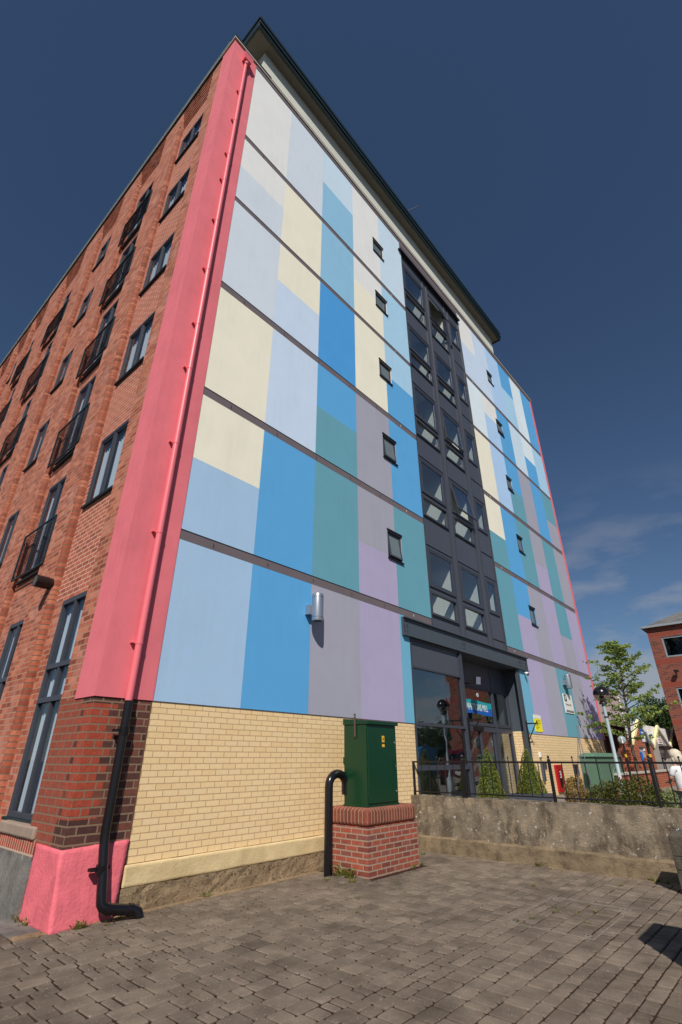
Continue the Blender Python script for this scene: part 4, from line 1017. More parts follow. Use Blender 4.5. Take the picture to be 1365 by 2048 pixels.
def balusters(a, b, n, ballfirst):
    for k in range(1, n):
        yy = a + (b - a) * k / n; ball = (k + ballfirst) % 2 == 0
        mb = MB(); mb.tube([(XR_, yy, 0.521), (XR_, yy, 1.034)], 0.0085, BLACKM, 8)
        if ball: mb.tube([(XR_, yy, 1.066), (XR_, yy, 1.12)], 0.0085, BLACKM, 8); mb.ball((XR_, yy, 1.128), 0.017, BLACKM, 8, 6)
        mb.build('baluster', t)
balusters(-0.03, -1.13, 6, 1); balusters(-1.20, -2.85, 9, 1); balusters(-2.89, -4.43, 8, 0); balusters(-4.47, -6.03, 8, 0); balusters(-6.07, -7.63, 8, 0)

# wooden bollard at the right edge of the view
WOODP = mat('weathered_wood', C(86, 78, 66), rough=0.7, spec=0.4, var=0.4, vscale=12, bump=0.8, bscale=60, var2=C(50, 46, 40))
t = thing('wooden_bollard', (6.15, -4.76, GZ), 'weathered square timber bollard with a worn top in front of the concrete wall', 'bollard')
mb = MB(); bx, by, hw = 6.15, -4.77, 0.14
for k, (z0, z1) in enumerate(((GZ, -0.2), (-0.197, -0.05), (-0.047, 0.17))): mb.box(bx - hw, bx + hw, by - hw, by + hw, z0, z1, WOODP)
mb.hexa([(bx - hw, by - hw, 0.171), (bx + hw, by - hw, 0.171), (bx + hw, by + hw, 0.171), (bx - hw, by + hw, 0.171)], [(bx - hw * .55, by - hw * .55, 0.24), (bx + hw * .55, by - hw * .55, 0.24), (bx + hw * .55, by + hw * .55, 0.24), (bx - hw * .55, by + hw * .55, 0.24)], WOODP)
mb.build('timber', t, bevel=0.008)
mb = MB()
for dx in (-.05, .06): mb.ball((bx + dx, by + .03, 0.243), 0.012, SILVER, 8, 5)
mb.build('bolt', t)
# unseen box added outside the frame to throw the shadow at lower right
t = thing('shadow_caster_box', (2.64, -6.1, GZ), 'unseen grey steel box added to throw the shadow on the paving at lower right', 'shadow caster')
KZ = GZ + 1.8
mb = MB(); mb.box(2.29, 2.99, -6.35, -5.85, GZ + .6, KZ, STEEL); mb.build('housing', t, bevel=.01); mb = MB(); mb.box(2.1, 2.99, -6.6, -5.85, GZ, GZ + .598, STEEL); mb.build('base', t, bevel=.01)
mb = MB(); mb.box(2.45, 2.83, -5.849, -5.845, 0.5, 1.0, BLACKM); mb.build('screen', t)  # dark plate on the added box

# ================================================================== PLANTS
def leaves(mb, m, pts, size, r_, flat=0.0):
    for p in pts:
        s_ = size * (0.6 + r_.random() * 0.8)
        n = Vector((r_.gauss(0, 1), r_.gauss(0, 1), r_.gauss(0, 1) + flat)).normalized()
        a = n.orthogonal().normalized(); a.rotate(Matrix.Rotation(r_.random() * 6.28, 3, n)); b = n.cross(a)
        p = Vector(p)
        mb.face([p - a * s_ * .5, p + b * s_ * .3 + n * s_ * .12, p + a * s_ * .5, p - b * s_ * .3 + n * s_ * .12], m)
def topiary(cx, cy, zb, zt, r0, label, name='cone_shrub'):
    t = thing(name, (cx, cy, zb), label, 'shrub', 'clipped cone shrubs by the entrance')
    r_ = random.Random(int(cx * 10)); mb = MB(); pts = []
    for k in range(5200):
        h = 1 - math.sqrt(r_.random()); h = min(h, 0.99)
        a = r_.random() * 6.283; rad = r0 * (1 - h) ** 0.82 * (1 + 0.06 * math.sin(a * 5 + h * 14)) + 0.015
        rad *= (0.9 + 0.16 * r_.random()); pts.append((cx + rad * math.cos(a), cy + rad * math.sin(a), zb + (zt - zb) * h))
    leaves(mb, LEAFC, pts, 0.030, r_); f = mb.build('foliage', t)
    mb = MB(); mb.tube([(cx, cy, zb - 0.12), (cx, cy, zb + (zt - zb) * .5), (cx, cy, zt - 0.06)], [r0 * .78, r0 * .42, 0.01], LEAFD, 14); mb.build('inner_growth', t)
topiary(8.72, -0.80, 0.20, 1.34, 0.315, 'bright green clipped cone shrub in front of the entrance doors')
topiary(10.93, -0.80, 0.34, 1.38, 0.33, 'darker clipped cone shrub in a grey planter before the steel column')
def planter(cx, cy, hw, zt, label):
    t = thing('planter', (cx, cy, 0.1), label, 'planter', 'square planters under the cone shrubs')
    mb = MB(); mb.box(cx - hw, cx + hw, cy - hw, cy - hw + .03, 0.1, zt, DARK2); mb.box(cx - hw, cx + hw, cy + hw - .03, cy + hw, 0.1, zt, DARK2); mb.box(cx - hw, cx - hw + .03, cy - hw + .03, cy + hw - .03, 0.1, zt, DARK2); mb.box(cx + hw - .03, cx + hw, cy - hw + .03, cy + hw - .03, 0.1, zt, DARK2); mb.build('sides', t)
    mb = MB(); mb.box(cx - hw + .03, cx + hw - .03, cy - hw + .03, cy + hw - .03, 0.1, zt - .03, BED); mb.build('soil', t)
planter(8.75, -0.80, 0.27, 0.24, 'square planter holding the brighter cone shrub')
planter(10.95, -0.80, 0.42, 0.33, 'wide dark grey planter holding the darker cone shrub')
def bush(name, blobs, m, n, size, label, group=None, cat='shrub', seed=1):
    cx = sum(b[0] for b in blobs) / len(blobs); cy = sum(b[1] for b in blobs) / len(blobs)
    t = thing(name, (cx, cy, 0.1), label, cat, group); r_ = random.Random(seed); mb = MB(); pts = []
    tot = sum(b[3] ** 2 for b in blobs)
    for b in blobs:
        for k in range(int(n * b[3] ** 2 / tot)):
            d = Vector((r_.gauss(0, 1), r_.gauss(0, 1), r_.gauss(0, 1))).normalized(); rr = b[3] * (0.55 + 0.5 * r_.random() ** .5)
            rr *= 1 + 0.25 * noise.noise(d * 3 + Vector((b[0], b[1], 0)))
            z = b[2] + d.z * rr * b[4]
            if z > 0.1: pts.append((b[0] + d.x * rr, b[1] + d.y * rr, z))
    leaves(mb, m, pts, size, r_); mb.build('foliage', t)
    mb = MB()
    for b in blobs:
        for k in range(5):
            a = r_.random() * 6.28; mb.tube([(b[0], b[1], 0.1), (b[0] + .3 * b[3] * math.cos(a), b[1] + .3 * b[3] * math.sin(a), b[2]), (b[0] + .7 * b[3] * math.cos(a), b[1] + .7 * b[3] * math.sin(a), b[2] + .6 * b[3] * b[4])], [.012, .008, .003], BARK, 5)
    mb.build('stems', t); return t
bush('golden_shrub', [(9.55, -2.35, 0.38, 0.24, 1.6)], LEAFG, 4200, 0.034, 'golden brown upright shrub behind the railing, left of the canes', seed=3)
bush('hedge_shrub', [(8.72, -3.12, 0.34, 0.30, 1.1), (8.8, -3.42, 0.42, 0.30, 1.1)], LEAFH, 6500, 0.038, 'russet and green low shrub behind the railing, left half of the bed', seed=4)
bush('hedge_shrub', [(8.9, -3.75, 0.44, 0.32, 1.1), (8.95, -3.98, 0.32, 0.26, 1.1), (8.6, -3.6, 0.25, .28, 1)], LEAFH, 7500, 0.038, 'tallest russet shrub behind the railing, beneath the tree', seed=5)
bush('pale_shrub', [(8.95, -4.28, 0.36, 0.24, 1.0), (9.0, -4.5, .26, .2, 1)], LEAFP, 4200, 0.036, 'pale green leafy shrub beside the fair-haired person', seed=6)
gb = MB(); r_ = random.Random(12); pts = [(7.25 + r_.random() * 2.4, -1.8 - r_.random() * 2.9, 0.12 + r_.random() * 0.10) for k in range(4500)]
leaves(gb, LEAFP, pts, 0.05, r_, 0.6); tag(gb.build('ground_cover'), 'low leafy ground cover filling the bed behind the railing', 'ground cover', kind='stuff')
# canes tied as a wigwam
t = thing('garden_canes', (9.1, -2.7, 0.1), 'tall thin white canes tied together at the top among the shrubs', 'canes')
mb = MB()
for q in ((9.04, -2.48), (9.16, -2.84), (9.10, -2.64)): mb.tube([(q[0], q[1], 0.1), (9.13, -2.76, 1.62), (9.13 + (9.13 - q[0]) * .1, -2.76 - (2.76 + q[1]) * .1, 1.74)], 0.008, SILVER, 6)
mb.build('canes', t)
def leader_tree(base, H, rad, seed, label):
    t = thing('street_tree', base, label, 'tree'); r_ = random.Random(seed); b = Vector(base)
    mb = MB(); lf = MB(); pts = []
    lead = [b + Vector((0.05 * math.sin(k * 1.3), -0.045 * k + .03 * math.cos(k * 2), H * k / 10)) for k in range(11)]
    mb.tube(lead, [.06 * (1 - k / 11.5) + .006 for k in range(11)], BARK, 9)
    def at(h):
        f = h / H * 10; i = min(9, int(f)); return lead[i].lerp(lead[i + 1], f - i)
    def clump(q, s_):
        for k in range(int(12 + 16 * r_.random())): pts.append(q + Vector((r_.gauss(0, s_), r_.gauss(0, s_), r_.gauss(0, s_ * .38))))
    n = 46
    for k in range(n):
        h = H * (0.30 + 0.66 * (k + r_.random()) / n); u = (h / H - .30) / .66
        ln = rad * (1.15 - 0.85 * u) * (0.55 + 0.6 * r_.random()); a = k * 2.4 + r_.random(); up = 0.25 + 0.55 * u + r_.gauss(0, .12)
        d = Vector((math.cos(a), math.sin(a), up)).normalized(); p = at(h); q = p.copy(); br = [p]
        for j in range(5):
            d = (d + Vector((r_.gauss(0, .12), r_.gauss(0, .12), r_.gauss(0, .07)))).normalized(); q = q + d * ln / 5; br.append(q.copy())
            if j >= 1:
                clump(q, .055 + .03 * r_.random())
                sd = Vector((-d.y, d.x, .1)) * (1 if j % 2 else -1) * (.10 + .22 * r_.random()); e = q + sd + d * .08
                mb.tube([q, e], [.006, .003], BARK, 4, caps=False); clump(e, .055 + .03 * r_.random())
        mb.tube(br, [.022 * (1 - .5 * u), .017, .013, .010, .007, .003], BARK, 5, caps=False)
    for k in range(5): clump(at(H * (.9 + .025 * k)) + Vector((r_.gauss(0, .05), r_.gauss(0, .05), 0)), .05)
    mb.build('trunk', t); leaves(lf, LEAF, pts, 0.092, r_, 0.9); lf.build('crown', t)
leader_tree((18.65, -1.42, 0.1), 5.05, 1.65, 5, 'young tree with layered bright green leaves beside the far end of the painted wall')
def big_tree(base, H, W, seed, label, leafm, n=9000, ls=0.4, group=None):
    t = thing('broadleaf_tree', base, label, 'tree', group); r_ = random.Random(seed); mb = MB()
    b = Vector(base); mb.tube([b, b + Vector((0, 0, H * .35)), b + Vector((.1, 0, H * .7))], [H * .03, H * .022, H * .01], BARK, 8)
    cl = []
    for k in range(26):
        d = Vector((r_.gauss(0, 1), r_.gauss(0, 1), r_.gauss(0, 1))).normalized() * r_.random() ** .4
        c = b + Vector((d.x * W * .42, d.y * W * .42, H * .62 + d.z * H * .3)); cl.append(c)
        mb.tube([b + Vector((0, 0, H * .35)), (b + Vector((0, 0, H * .4)) + c) / 2, c], [H * .01, H * .007, H * .003], BARK, 5)
    mb.build('trunk', t); pts = []
    for k in range(n):
        c = r_.choice(cl); d = Vector((r_.gauss(0, 1), r_.gauss(0, 1), r_.gauss(0, 1))).normalized() * (W * .17) * (0.5 + .6 * r_.random()); pts.append(c + d)
    lf = MB(); leaves(lf, leafm, pts, ls, r_, .5); lf.build('crown', t)
big_tree((56.5, 3.6, 0.1), 6.3, 7.0, 31, 'round dark tree far behind the gabled shops', LEAFD, 11000, 0.24)
big_tree((62.0, -32.0, GZ), 5.5, 12, 32, 'broad tree reflected in the left of the shop window', LEAFD, 5000, 0.45, 'trees across the road, seen in the glass')
big_tree((58.0, -41.0, GZ), 5.5, 13, 33, 'broad tree reflected beside the blue skip in the shop window', LEAF, 5000, 0.5, 'trees across the road, seen in the glass')
# weeds in the joints
def weeds(name, spots, label, seed):
    r_ = random.Random(seed); mb = MB()
    for (x, y, s_) in spots:
        for k in range(int(22 * s_)):
            a = r_.random() * 6.28; h = 0.045 * s_ * (0.4 + r_.random()); o = r_.random() * 0.05 * s_
            p = Vector((x + o * math.cos(a), y + o * math.sin(a) * .7, GZ - .005)); d = Vector((math.cos(a), math.sin(a), 0)) * h * .9
            q = Vector((-math.sin(a), math.cos(a), 0)) * 0.004 * (1 + s_)
            mb.face([p - q, p + q, p + d * .5 + q * .8 + Vector((0, 0, h * .8))], GRASS); mb.face([p + d * .5 + q * .8 + Vector((0, 0, h * .8)), p + d * .5 - q * .8 + Vector((0, 0, h * .8)), p + d + Vector((0, 0, h))], GRASS)
    o = mb.build(name); return tag(o, label, 'weeds', kind='stuff')
weeds('weeds', [(-.06, .5, 1.3), (-.07, .35, 1.2), (-.05, .62, 1.3), (.22, -.19, 1.2), (.30, -.19, 1.1), (.26, -.2, 1.2), (1.9, -.1, 1.1), (.72, -.16, .8), (.5, -.32, .7), (-.35, .8, .9), (-.4, .3, .6),
  (3.98, -.55, 2.6), (3.99, -.68, 1.9), (3.97, -.75, 1.8), (3.75, -.95, 1.3), (3.6, -.6, .9), (5.2, -1.04, 1.2), (5.45, -1.0, 1.0), (5.7, -.7, 1.2), (5.9, -.35, 1.2), (6.3, -.5, 1.0),
  (3.5, -3.5, .7), (3.7, -3.6, .6), (4.1, -3.7, .7), (4.3, -3.62, .6), (4.2, -3.9, .6), (4.4, -4.05, .7), (3.9, -4.1, .6), (4.6, -3.9, .5), (5.2, -3.0, .7), (6.68, -2.5, 1.5), (6.66, -4.2, 1.2), (6.6, -4.35, 1.1), (6.0, -3.9, .8), (2.6, -2.0, .6), (3.1, -1.6, .6)], 'small tufts of grass growing in the paving joints', 2)

# ================================================================== RIGHT-HAND BACKGROUND
t = thing('sage_cabinet', (15.7, -1.2, 0.1), 'sage green box-shaped service cabinet with sloped roof beyond the railing', 'cabinet')
mb = MB(); mb.box(14.5, 17.2, -1.44, -0.96, 0.1, 1.16, GREEN2); mb.box(14.62, 17.1, -1.47, -1.4401, 0.2, 1.08, GREEN2); mb.build('body', t, bevel=0.02)
mb = MB(); mb.hexa([(14.44, -1.5, 1.16), (17.26, -1.5, 1.16), (17.26, -0.9, 1.16), (14.44, -0.9, 1.16)], [(14.6, -1.3, 1.27), (17.1, -1.3, 1.27), (17.1, -1.1, 1.27), (14.6, -1.1, 1.27)], GREEN2); mb.build('roof', t, bevel=0.02)
mb = MB()
mb.tube([(16.1 + 0.42 * math.cos(a), -1.475, 0.28 + 0.55 * math.sin(a)) for a in [math.pi * k / 16 for k in range(17)]], 0.02, GREEN2, 6); mb.build('arch_moulding', t)
# globe street lamp
t = thing('street_lamp', (12.68, -2.46, 0.1), 'slim grey post lamp with dark-topped globe in front of the tree', 'street lamp')
mb = MB(); mb.tube([(12.68, -2.46, 0.1), (12.68, -2.46, 0.55), (12.68, -2.46, 0.58), (12.68, -2.46, 2.46)], [.075, .07, .045, .042], mat('pale_grey_post', C(150, 162, 168), rough=.45), 16); mb.tube([(12.68, -2.46, 2.1), (12.68, -2.46, 2.13)], .055, BLACKM, 12); mb.build('post', t)
mb = MB(); mb.ball((12.68, -2.46, 2.70), 0.205, BLACK, 28, 12, 1.0, 0, .5); mb.tube([(12.68, -2.46, 2.69), (12.68, -2.46, 2.70)], 0.208, BLACKM, 28); mb.build('hood', t)
SMOKE = glass('smoky_globe', (0.66, 0.62, 0.58, 1), 0.08, 1.0)
mb = MB(); mb.ball((12.68, -2.46, 2.69), 0.203, SMOKE, 28, 12, 1.0, .5, 1.0); mb.build('globe', t)
mb = MB(); mb.tube([(12.68, -2.46, 2.44), (12.68, -2.46, 2.49), (12.68, -2.46, 2.50), (12.68, -2.46, 2.66)], [.10, .10, .065, .065], BLACKM, 16); mb.build('lamp_holder', t)

# brick office block
o_ = thing('office_building', (33, -6, GZ), 'red brick office block with slate hipped roof at the right edge', 'building')
X0, ya, yb = 28.0, -11.0, -1.45; EZ = 7.45
mb = MB()
oh = []
for z0, z1, ys in ((4.93, 5.88, ((-4.1, -2.03), (-7.4, -5.5), (-10.2, -8.4))), (2.0, 3.98, ((-4.1, -2.03), (-7.6, -5.8), (-10.2, -8.4)))):
    for a, b in ys: oh.append((a, b, z0, z1))
# keep openings as in the photograph: wide casements under bright brick bands
oh = [(a, b, (5.10 if z0 > 4 else 2.15), (6.85 - 0.0 if z0 > 4 else 3.95)) for a, b, z0, z1 in oh]
oh = [(a, b, 5.82 if z0 > 4 else 2.9, 6.84 if z0 > 4 else 4.32) for a, b, z0, z1 in oh]
def om(u, v):
    for lo, hi in ((6.90, 7.08), (5.50, 5.76), (4.36, 4.62), (2.60, 2.84)):
        if lo < v < hi: return OBR
    return OB
grid_wall(mb, 'x', X0, [ya, yb], [GZ, 2.60, 2.84, 4.36, 4.62, 5.50, 5.76, 6.90, 7.08, EZ], om, oh, 0.12, rm=OB)
mb.box(X0 + .01, X0 + 12, yb - .25, yb, GZ, EZ, OB, skip='l'); mb.box(X0 + .01, X0 + 12, ya, ya + .25, GZ, EZ, OB, skip='l'); mb.build('wall', o_)
mb = MB(); mb.box(X0 + 3, X0 + 3.1, ya + .3, yb - .3, GZ, EZ, INNERD); mb.box(X0 + .3, X0 + 3, ya + .3, yb - .3, 4.6, 4.8, INNERD); mb.build('interior', o_)
for (a, b, z0, z1) in oh:
    q = MB(); f = .07; GW = mat('grey_window_frame', C(120, 132, 142), rough=.5)
    q.box(X0 + .03, X0 + .1, a, a + f, z0, z1, GW); q.box(X0 + .03, X0 + .1, b - f, b, z0, z1, GW); q.box(X0 + .025, X0 + .1, a + f, b - f, z0, z0 + f, GW); q.box(X0 + .025, X0 + .1, a + f, b - f, z1 - f, z1, GW); q.box(X0 + .03, X0 + .1, (a + b) / 2 - .05, (a + b) / 2 + .05, z0 + f, z1 - f, GW)
    w_ = q.build('window', o_)
    for c, d in ((a + f, (a + b) / 2 - .05), ((a + b) / 2 + .05, b - f)):
        q = MB(); q.box(X0 + .06, X0 + .066, c, d, z0 + f, z1 - f, GLASS4); q.build('pane', w_)
SLATE = brick('slate', [(0, C(92, 92, 92)), (.5, C(112, 110, 108)), (1, C(102, 102, 104))], C(60, 60, 62), bw=.3, rh=.18, ms=.008)
mb = MB(); e = 0.16
P1, P2, P3, P4 = (X0 - e, ya - e, EZ), (X0 - e, yb + e, EZ), (X0 + 12 + e, yb + e, EZ), (X0 + 12 + e, ya - e, EZ)
r1_, r2_ = (X0 + 4.8, (ya + yb) / 2, EZ + 2.6), (X0 + 7.5, (ya + yb) / 2, EZ + 2.6)
mb.face([P1, P2, r1_][::-1], SLATE); mb.face([P2, P3, r2_, r1_][::-1], SLATE); mb.face([P3, P4, r2_][::-1], SLATE); mb.face([P4, P1, r1_, r2_][::-1], SLATE); mb.build('roof', o_)
mb = MB(); mb.box(X0 - e, X0 + 12 + e, ya - e, yb + e, EZ - .03, EZ - .002, SOFF); mb.box(X0 - e - .05, X0 - e, ya - e, yb + e, EZ - .06, EZ + .04, mat('grey_gutter', C(130, 140, 146), rough=.5)); mb.box(X0 - e, X0 + 12, yb + e, yb + e + .05, EZ - .06, EZ + .04, MATS['grey_gutter']); mb.build('gutter', o_)
t = thing('security_camera', (27.9, -2.4, 4.9), 'small black security camera on the brick office wall', 'security camera')
mb = MB(); mb.tube([(28.0, -2.25, 5.0), (27.8, -2.25, 5.0)], .03, BLACKM, 8); mb.build('arm', t); mb = MB(); mb.box(27.65, 27.85, -2.4, -2.2, 5.02, 5.14, BLACKM); mb.build('body', t, bevel=.02)
t = thing('wall_lamp', (27.9, -3.6, 2.3), 'yellow bulkhead lamp low on the brick office wall', 'wall lamp')
mb = MB(); mb.tube([(28.0, -3.28, 2.32), (27.86, -3.28, 2.32)], .14, YEL, 14); mb.build('cover', t); mb = MB(); mb.tube([(28.0, -3.28, 2.32), (27.95, -3.28, 2.32)], .16, BLACKM, 14); mb.build('base', t)

# dark shed with corrugated cladding next to the mill
t = thing('clad_shed', (26, 3, 0.1), 'pinkish grey clad shed with a dark open bay next to the painted wall', 'building')
CLAD = mat('corrugated_cladding', C(168, 152, 150), rough=.6, var=.1)
mb = MB(); x = 21.6
while x < 29.3:
    mb.box(x, x + .12, 0.86, 1.0, 2.62, 4.4, CLAD); mb.box(x + .12, x + .2, 0.91, 1.0, 2.62, 4.4, CLAD); x += .2
mb.build('cladding', t)
mb = MB(); mb.box(21.5, 29.4, 1.0, 8, 4.38, 4.5, FASC); mb.box(21.5, 29.4, 1.0, 1.1, 2.6, 4.38, FASC); mb.build('roof', t)
mb = MB(); mb.box(21.4, 21.6, 0.9, 8, .1, 4.38, DB); mb.box(29.2, 29.4, 1.0, 8, .1, 4.38, DB); mb.box(21.6, 29.2, 3.4, 3.6, .1, 4.38, DB); mb.box(23.6, 26.6, 1.6, 1.75, .1, 1.9, DB); mb.build('wall', t)
mb = MB(); mb.tube([(28.6, .86, 4.2), (28.6, .86, 2.0), (28.75, .86, 1.9), (28.75, .86, .1)], .05, WHITE, 10); mb.build('downpipe', t)
# low brick wall
t = thing('brick_wall', (20, -1.6, 0.1), 'low orange-red brick garden wall under the tree', 'wall')
mb = MB(); mb.box(15.9, 27.9, -1.58, -1.36, -.1, .64, OW); mb.build('brickwork', t); mb = MB(); mb.box(15.85, 27.95, -1.62, -1.32, .641, .70, COPE); mb.build('coping', t)
# gabled shops
def shop(x0, x1, z_e, z_a, wallm, label, sign):
    y = -1.0; xm = (x0 + x1) / 2
    t = thing('gabled_shop', (xm, y, .1), label, 'shop', 'row of little gabled shops')
    d = (xm - .65, xm + .5, .1, 1.55)
    mb = MB(); grid_wall(mb, 'y', y, [x0, x1], [.1, z_e], lambda u, v: wallm, [d], .12, rm=wallm)
    mb.face([(x0, y, z_e), (x1, y, z_e), (xm, y, z_a)], wallm); mb.box(x0, x0 + .08, y + .001, y + .45, .1, z_e, wallm); mb.box(x1 - .08, x1, y + .001, y + .45, .1, z_e, wallm); mb.build('wall', t)
    CRB = mat('cream_bargeboard', C(232, 214, 160), rough=.6)
    for (a, za, b, zb, m_) in ((x0 - .05, z_e - .06, xm, z_a + .02, CRB), (xm, z_a + .02, x1 + .05, z_e - .06, WHITE)):
        q = MB(); q.hexa([(a, y - .10, za - .05), (b, y - .10, zb - .05), (b, y - .001, zb - .05), (a, y - .001, za - .05)], [(a, y - .10, za + .10), (b, y - .10, zb + .10), (b, y - .001, zb + .10), (a, y - .001, za + .10)], m_); q.build('bargeboard', t)
    xl = x0 if wallm is not OW else xm + .3; dp = .4
    q = MB(); q.box(xl, x1, y + .04, y + dp, z_e - .3, z_a + .03, WHITE); q.build('white_parapet', t)
    q = MB(); q.box(xm - .65, xm + .5, y + .08, y + .12, .1, 1.15, GLASS2); q.box(xm - .65, xm + .5, y + .07, y + .13, 1.15, 1.55, mat('grey_shutter', C(146, 146, 150), rough=.6)); q.box(xm - .1, xm - .04, y + .05, y + .075, .1, 1.15, DARK); q.build('shopfront', t)
    q = MB(); q.box(xm - .65, xm + .5, y + .35, y + .4, .1, 1.7, INNERD); q.build('interior', t)
    q = MB()
    if sign == 'blue':
        q.box(xm + .1, xm + .75, y - .03, y - .001, 1.75, 2.25, BN2); q.box(xm + .1, xm + .75, y - .032, y - .0301, 1.75, 1.9, WHITE)
        for k in range(2): q.box(xm + .2, xm + .65, y - .034, y - .0301, 1.97 + k * .12, 2.02 + k * .12, WHITE)
    else:
        q.box(xm - .5, xm + .4, y - .03, y - .001, 1.72, 2.0, WHITE)
        for k in range(2): q.box(xm - .35, xm + .25, y - .034, y - .0301, 1.78 + k * .10, 1.82 + k * .10, RED)
    q.build('sign_board', t)
    if sign != 'blue':
        q = MB(); q.box(xm - .65, xm + 1.0, y - .25, y - .035, 1.48, 1.64, BLACKM); q.build('awning', t)
shop(20.95, 24.45, 1.70, 2.50, OW, 'orange brick gabled shop with a blue and white sign, leftmost of its row', 'blue')
WC = mat('whitewashed_boarding', C(150, 144, 136), rough=.8, var=.1)
shop(24.6, 28.1, 1.66, 2.43, WC, 'whitish gabled shop with a black awning, middle of its row', 'white')
shop(28.2, 31.7, 1.66, 2.43, WC, 'whitish gabled shop nearest the brick office, right end of its row', 'white')
# mirrors on posts
def mirror(x, y, zc, r0, face, label, band):
    t = thing('traffic_mirror', (x, y, .1), label, 'traffic mirror', 'round traffic mirrors on black posts')
    mb = MB(); mb.tube([(x, y, .1), (x, y, zc - .1)], .035 if band < .6 else .05, BLACKM, 10); mb.build('post', t)
    mb = MB(); mb.tube([(x, y, 1.15), (x, y, 1.24)], .037 if band < .6 else .052, mat('amber_band', C(190, 150, 40)), 10); mb.build('yellow_band', t)
    f = Vector(face).normalized(); c = Vector((x, y, zc)) + f * .06
    mb = MB(); mb.tube([c - f * .03, c - f * .02, c + f * .01, c + f * .02], [r0 * .5, r0 * .92, r0, r0 * .97], mat('grey_plastic', C(130, 140, 142), rough=.5, var=.1), 24); mb.build('back_shell', t)
    mb = MB(); mb.tube([c + f * .021, c + f * .035], [r0 * .9, r0 * .6], SILVER, 24); mb.build('mirror_face', t)
    mb = MB(); mb.tube([Vector((x, y, zc)) - f * .02, c - f * .03], .02, BLACKM, 8); mb.box(x - .02, x + .02, y - .02, y + .02, zc - .14, zc + .08, WHITE); mb.build('clamp', t)
mirror(16.62, -1.76, 1.66, .125, (1, .35, 0), 'round grey mirror back on a thin black post left of the brick shop', .5)
mirror(16.78, -2.42, 1.68, .22, (.35, -1, 0), 'dark mirror seen edge-on on a thick black post before the white gables', .9)
t = thing('waste_bin', (17.5, -2.1, .1), 'slim blue-topped bollard between the two mirror posts', 'bollard')
mb = MB(); mb.tube([(16.9, -2.16, .1), (16.9, -2.16, 1.05)], .03, BLACKM, 10); mb.build('post', t); mb = MB(); mb.tube([(16.9, -2.16, 1.051), (16.9, -2.16, 1.30)], .04, BN2, 10); mb.build('cap', t)
# parked red car and blue skip across the road (mirrored in the shop window)
def car(x, y, rz):
    t = thing('parked_car', (x, y, .1), 'dark red car mirrored in the shop window', 'car')
    CARP = mat('dark_red_car_paint', (.10, .006, .010, 1), rough=.25, spec=.6, coat=.6)
    prof = [(-2.1, .35), (-2.12, .62), (-1.95, .82), (-1.05, .92), (-.45, 1.38), (.95, 1.42), (1.65, .98), (2.05, .92), (2.1, .4)]
    def W(a, b, z): c_, s_ = math.cos(rz), math.sin(rz); return (x + a * c_ - b * s_, y + a * s_ + b * c_, .1 + z)
    mb = MB(); n = len(prof)
    for s0, s1 in ((-.82, .82),):
        inn = lambda z: .82 if z < .95 else .62
        for (a, z), (a2, z2) in zip(prof, prof[1:]):
            mb.face([W(a, -inn(z), z), W(a2, -inn(z2), z2), W(a2, inn(z2), z2), W(a, inn(z), z)], CARP)
        for sg in (-1, 1): mb.face([W(a, sg * inn(z), z) for a, z in prof], CARP)
        mb.face([W(-2.1, -.82, .35), W(2.1, -.82, .4), W(2.1, .82, .4), W(-2.1, .82, .35)], BLACKM)
    mb.build('body', t)
    mb = MB(); mb.face([W(-.99, -.60, .97), W(-.5, -.56, 1.34), W(-.5, .56, 1.34), W(-.99, .60, .97)], BLACK); mb.build('windscreen', t)
    for sg in (-1, 1):
        mb = MB(); mb.tube([W(-2.13, sg * .55, .66), W(-2.0, sg * .6, .70)], .09, SILVER, 12); mb.build('headlight', t)
        for a in (-1.35, 1.3):
            mb = MB(); mb.tube([W(a, sg * .72, .30), W(a, sg * .86, .30)], .30, BLACKM, 20); wh = mb.build('wheel', t)
            mb = MB(); mb.tube([W(a, sg * .861, .30), W(a, sg * .87, .30)], .19, SILVER, 14); mb.build('rim', wh)
    mb = MB(); mb.face([W(-2.13, -.26, .42), W(-2.13, .26, .42), W(-2.14, .26, .53), W(-2.14, -.26, .53)], WHITE); mb.build('number_plate', t)
    mb = MB(); mb.face([W(-2.125, -.3, .62), W(-2.125, .3, .62), W(-2.07, .3, .72), W(-2.07, -.3, .72)], SILVER); mb.build('grille', t)
car(19.6, -5.7, R(-25))
t = thing('blue_skip', (27, -13, GZ), 'bright blue skip mirrored low in the shop window', 'skip')
SKB = mat('blue_skip_paint', C(30, 130, 190), rough=.5, var=.15)
mb = MB(); mb.hexa([(25.2, -15.2, GZ + .2), (26.8, -15.2, GZ + .2), (26.8, -11.9, GZ + .2), (25.2, -11.9, GZ + .2)], [(25.0, -16.0, 1.7), (27.0, -16.0, 1.7), (27.0, -11.4, 1.7), (25.0, -11.4, 1.7)], SKB); mb.build('hull', t, bevel=.02)
mb = MB(); mb.box(24.93, 27.07, -16.07, -11.33, 1.701, 1.79, SKB); mb.build('rim', t); mb = MB()
for yy in (-12.3, -13.6, -14.9): mb.hexa([(25.08, yy, GZ + .25), (25.2, yy, GZ + .25), (25.2, yy + .12, GZ + .25), (25.08, yy + .12, GZ + .25)], [(24.9, yy, 1.69), (25.0, yy, 1.69), (25.0, yy + .12, 1.69), (24.9, yy + .12, 1.69)], SKB)
mb.build('ribs', t)

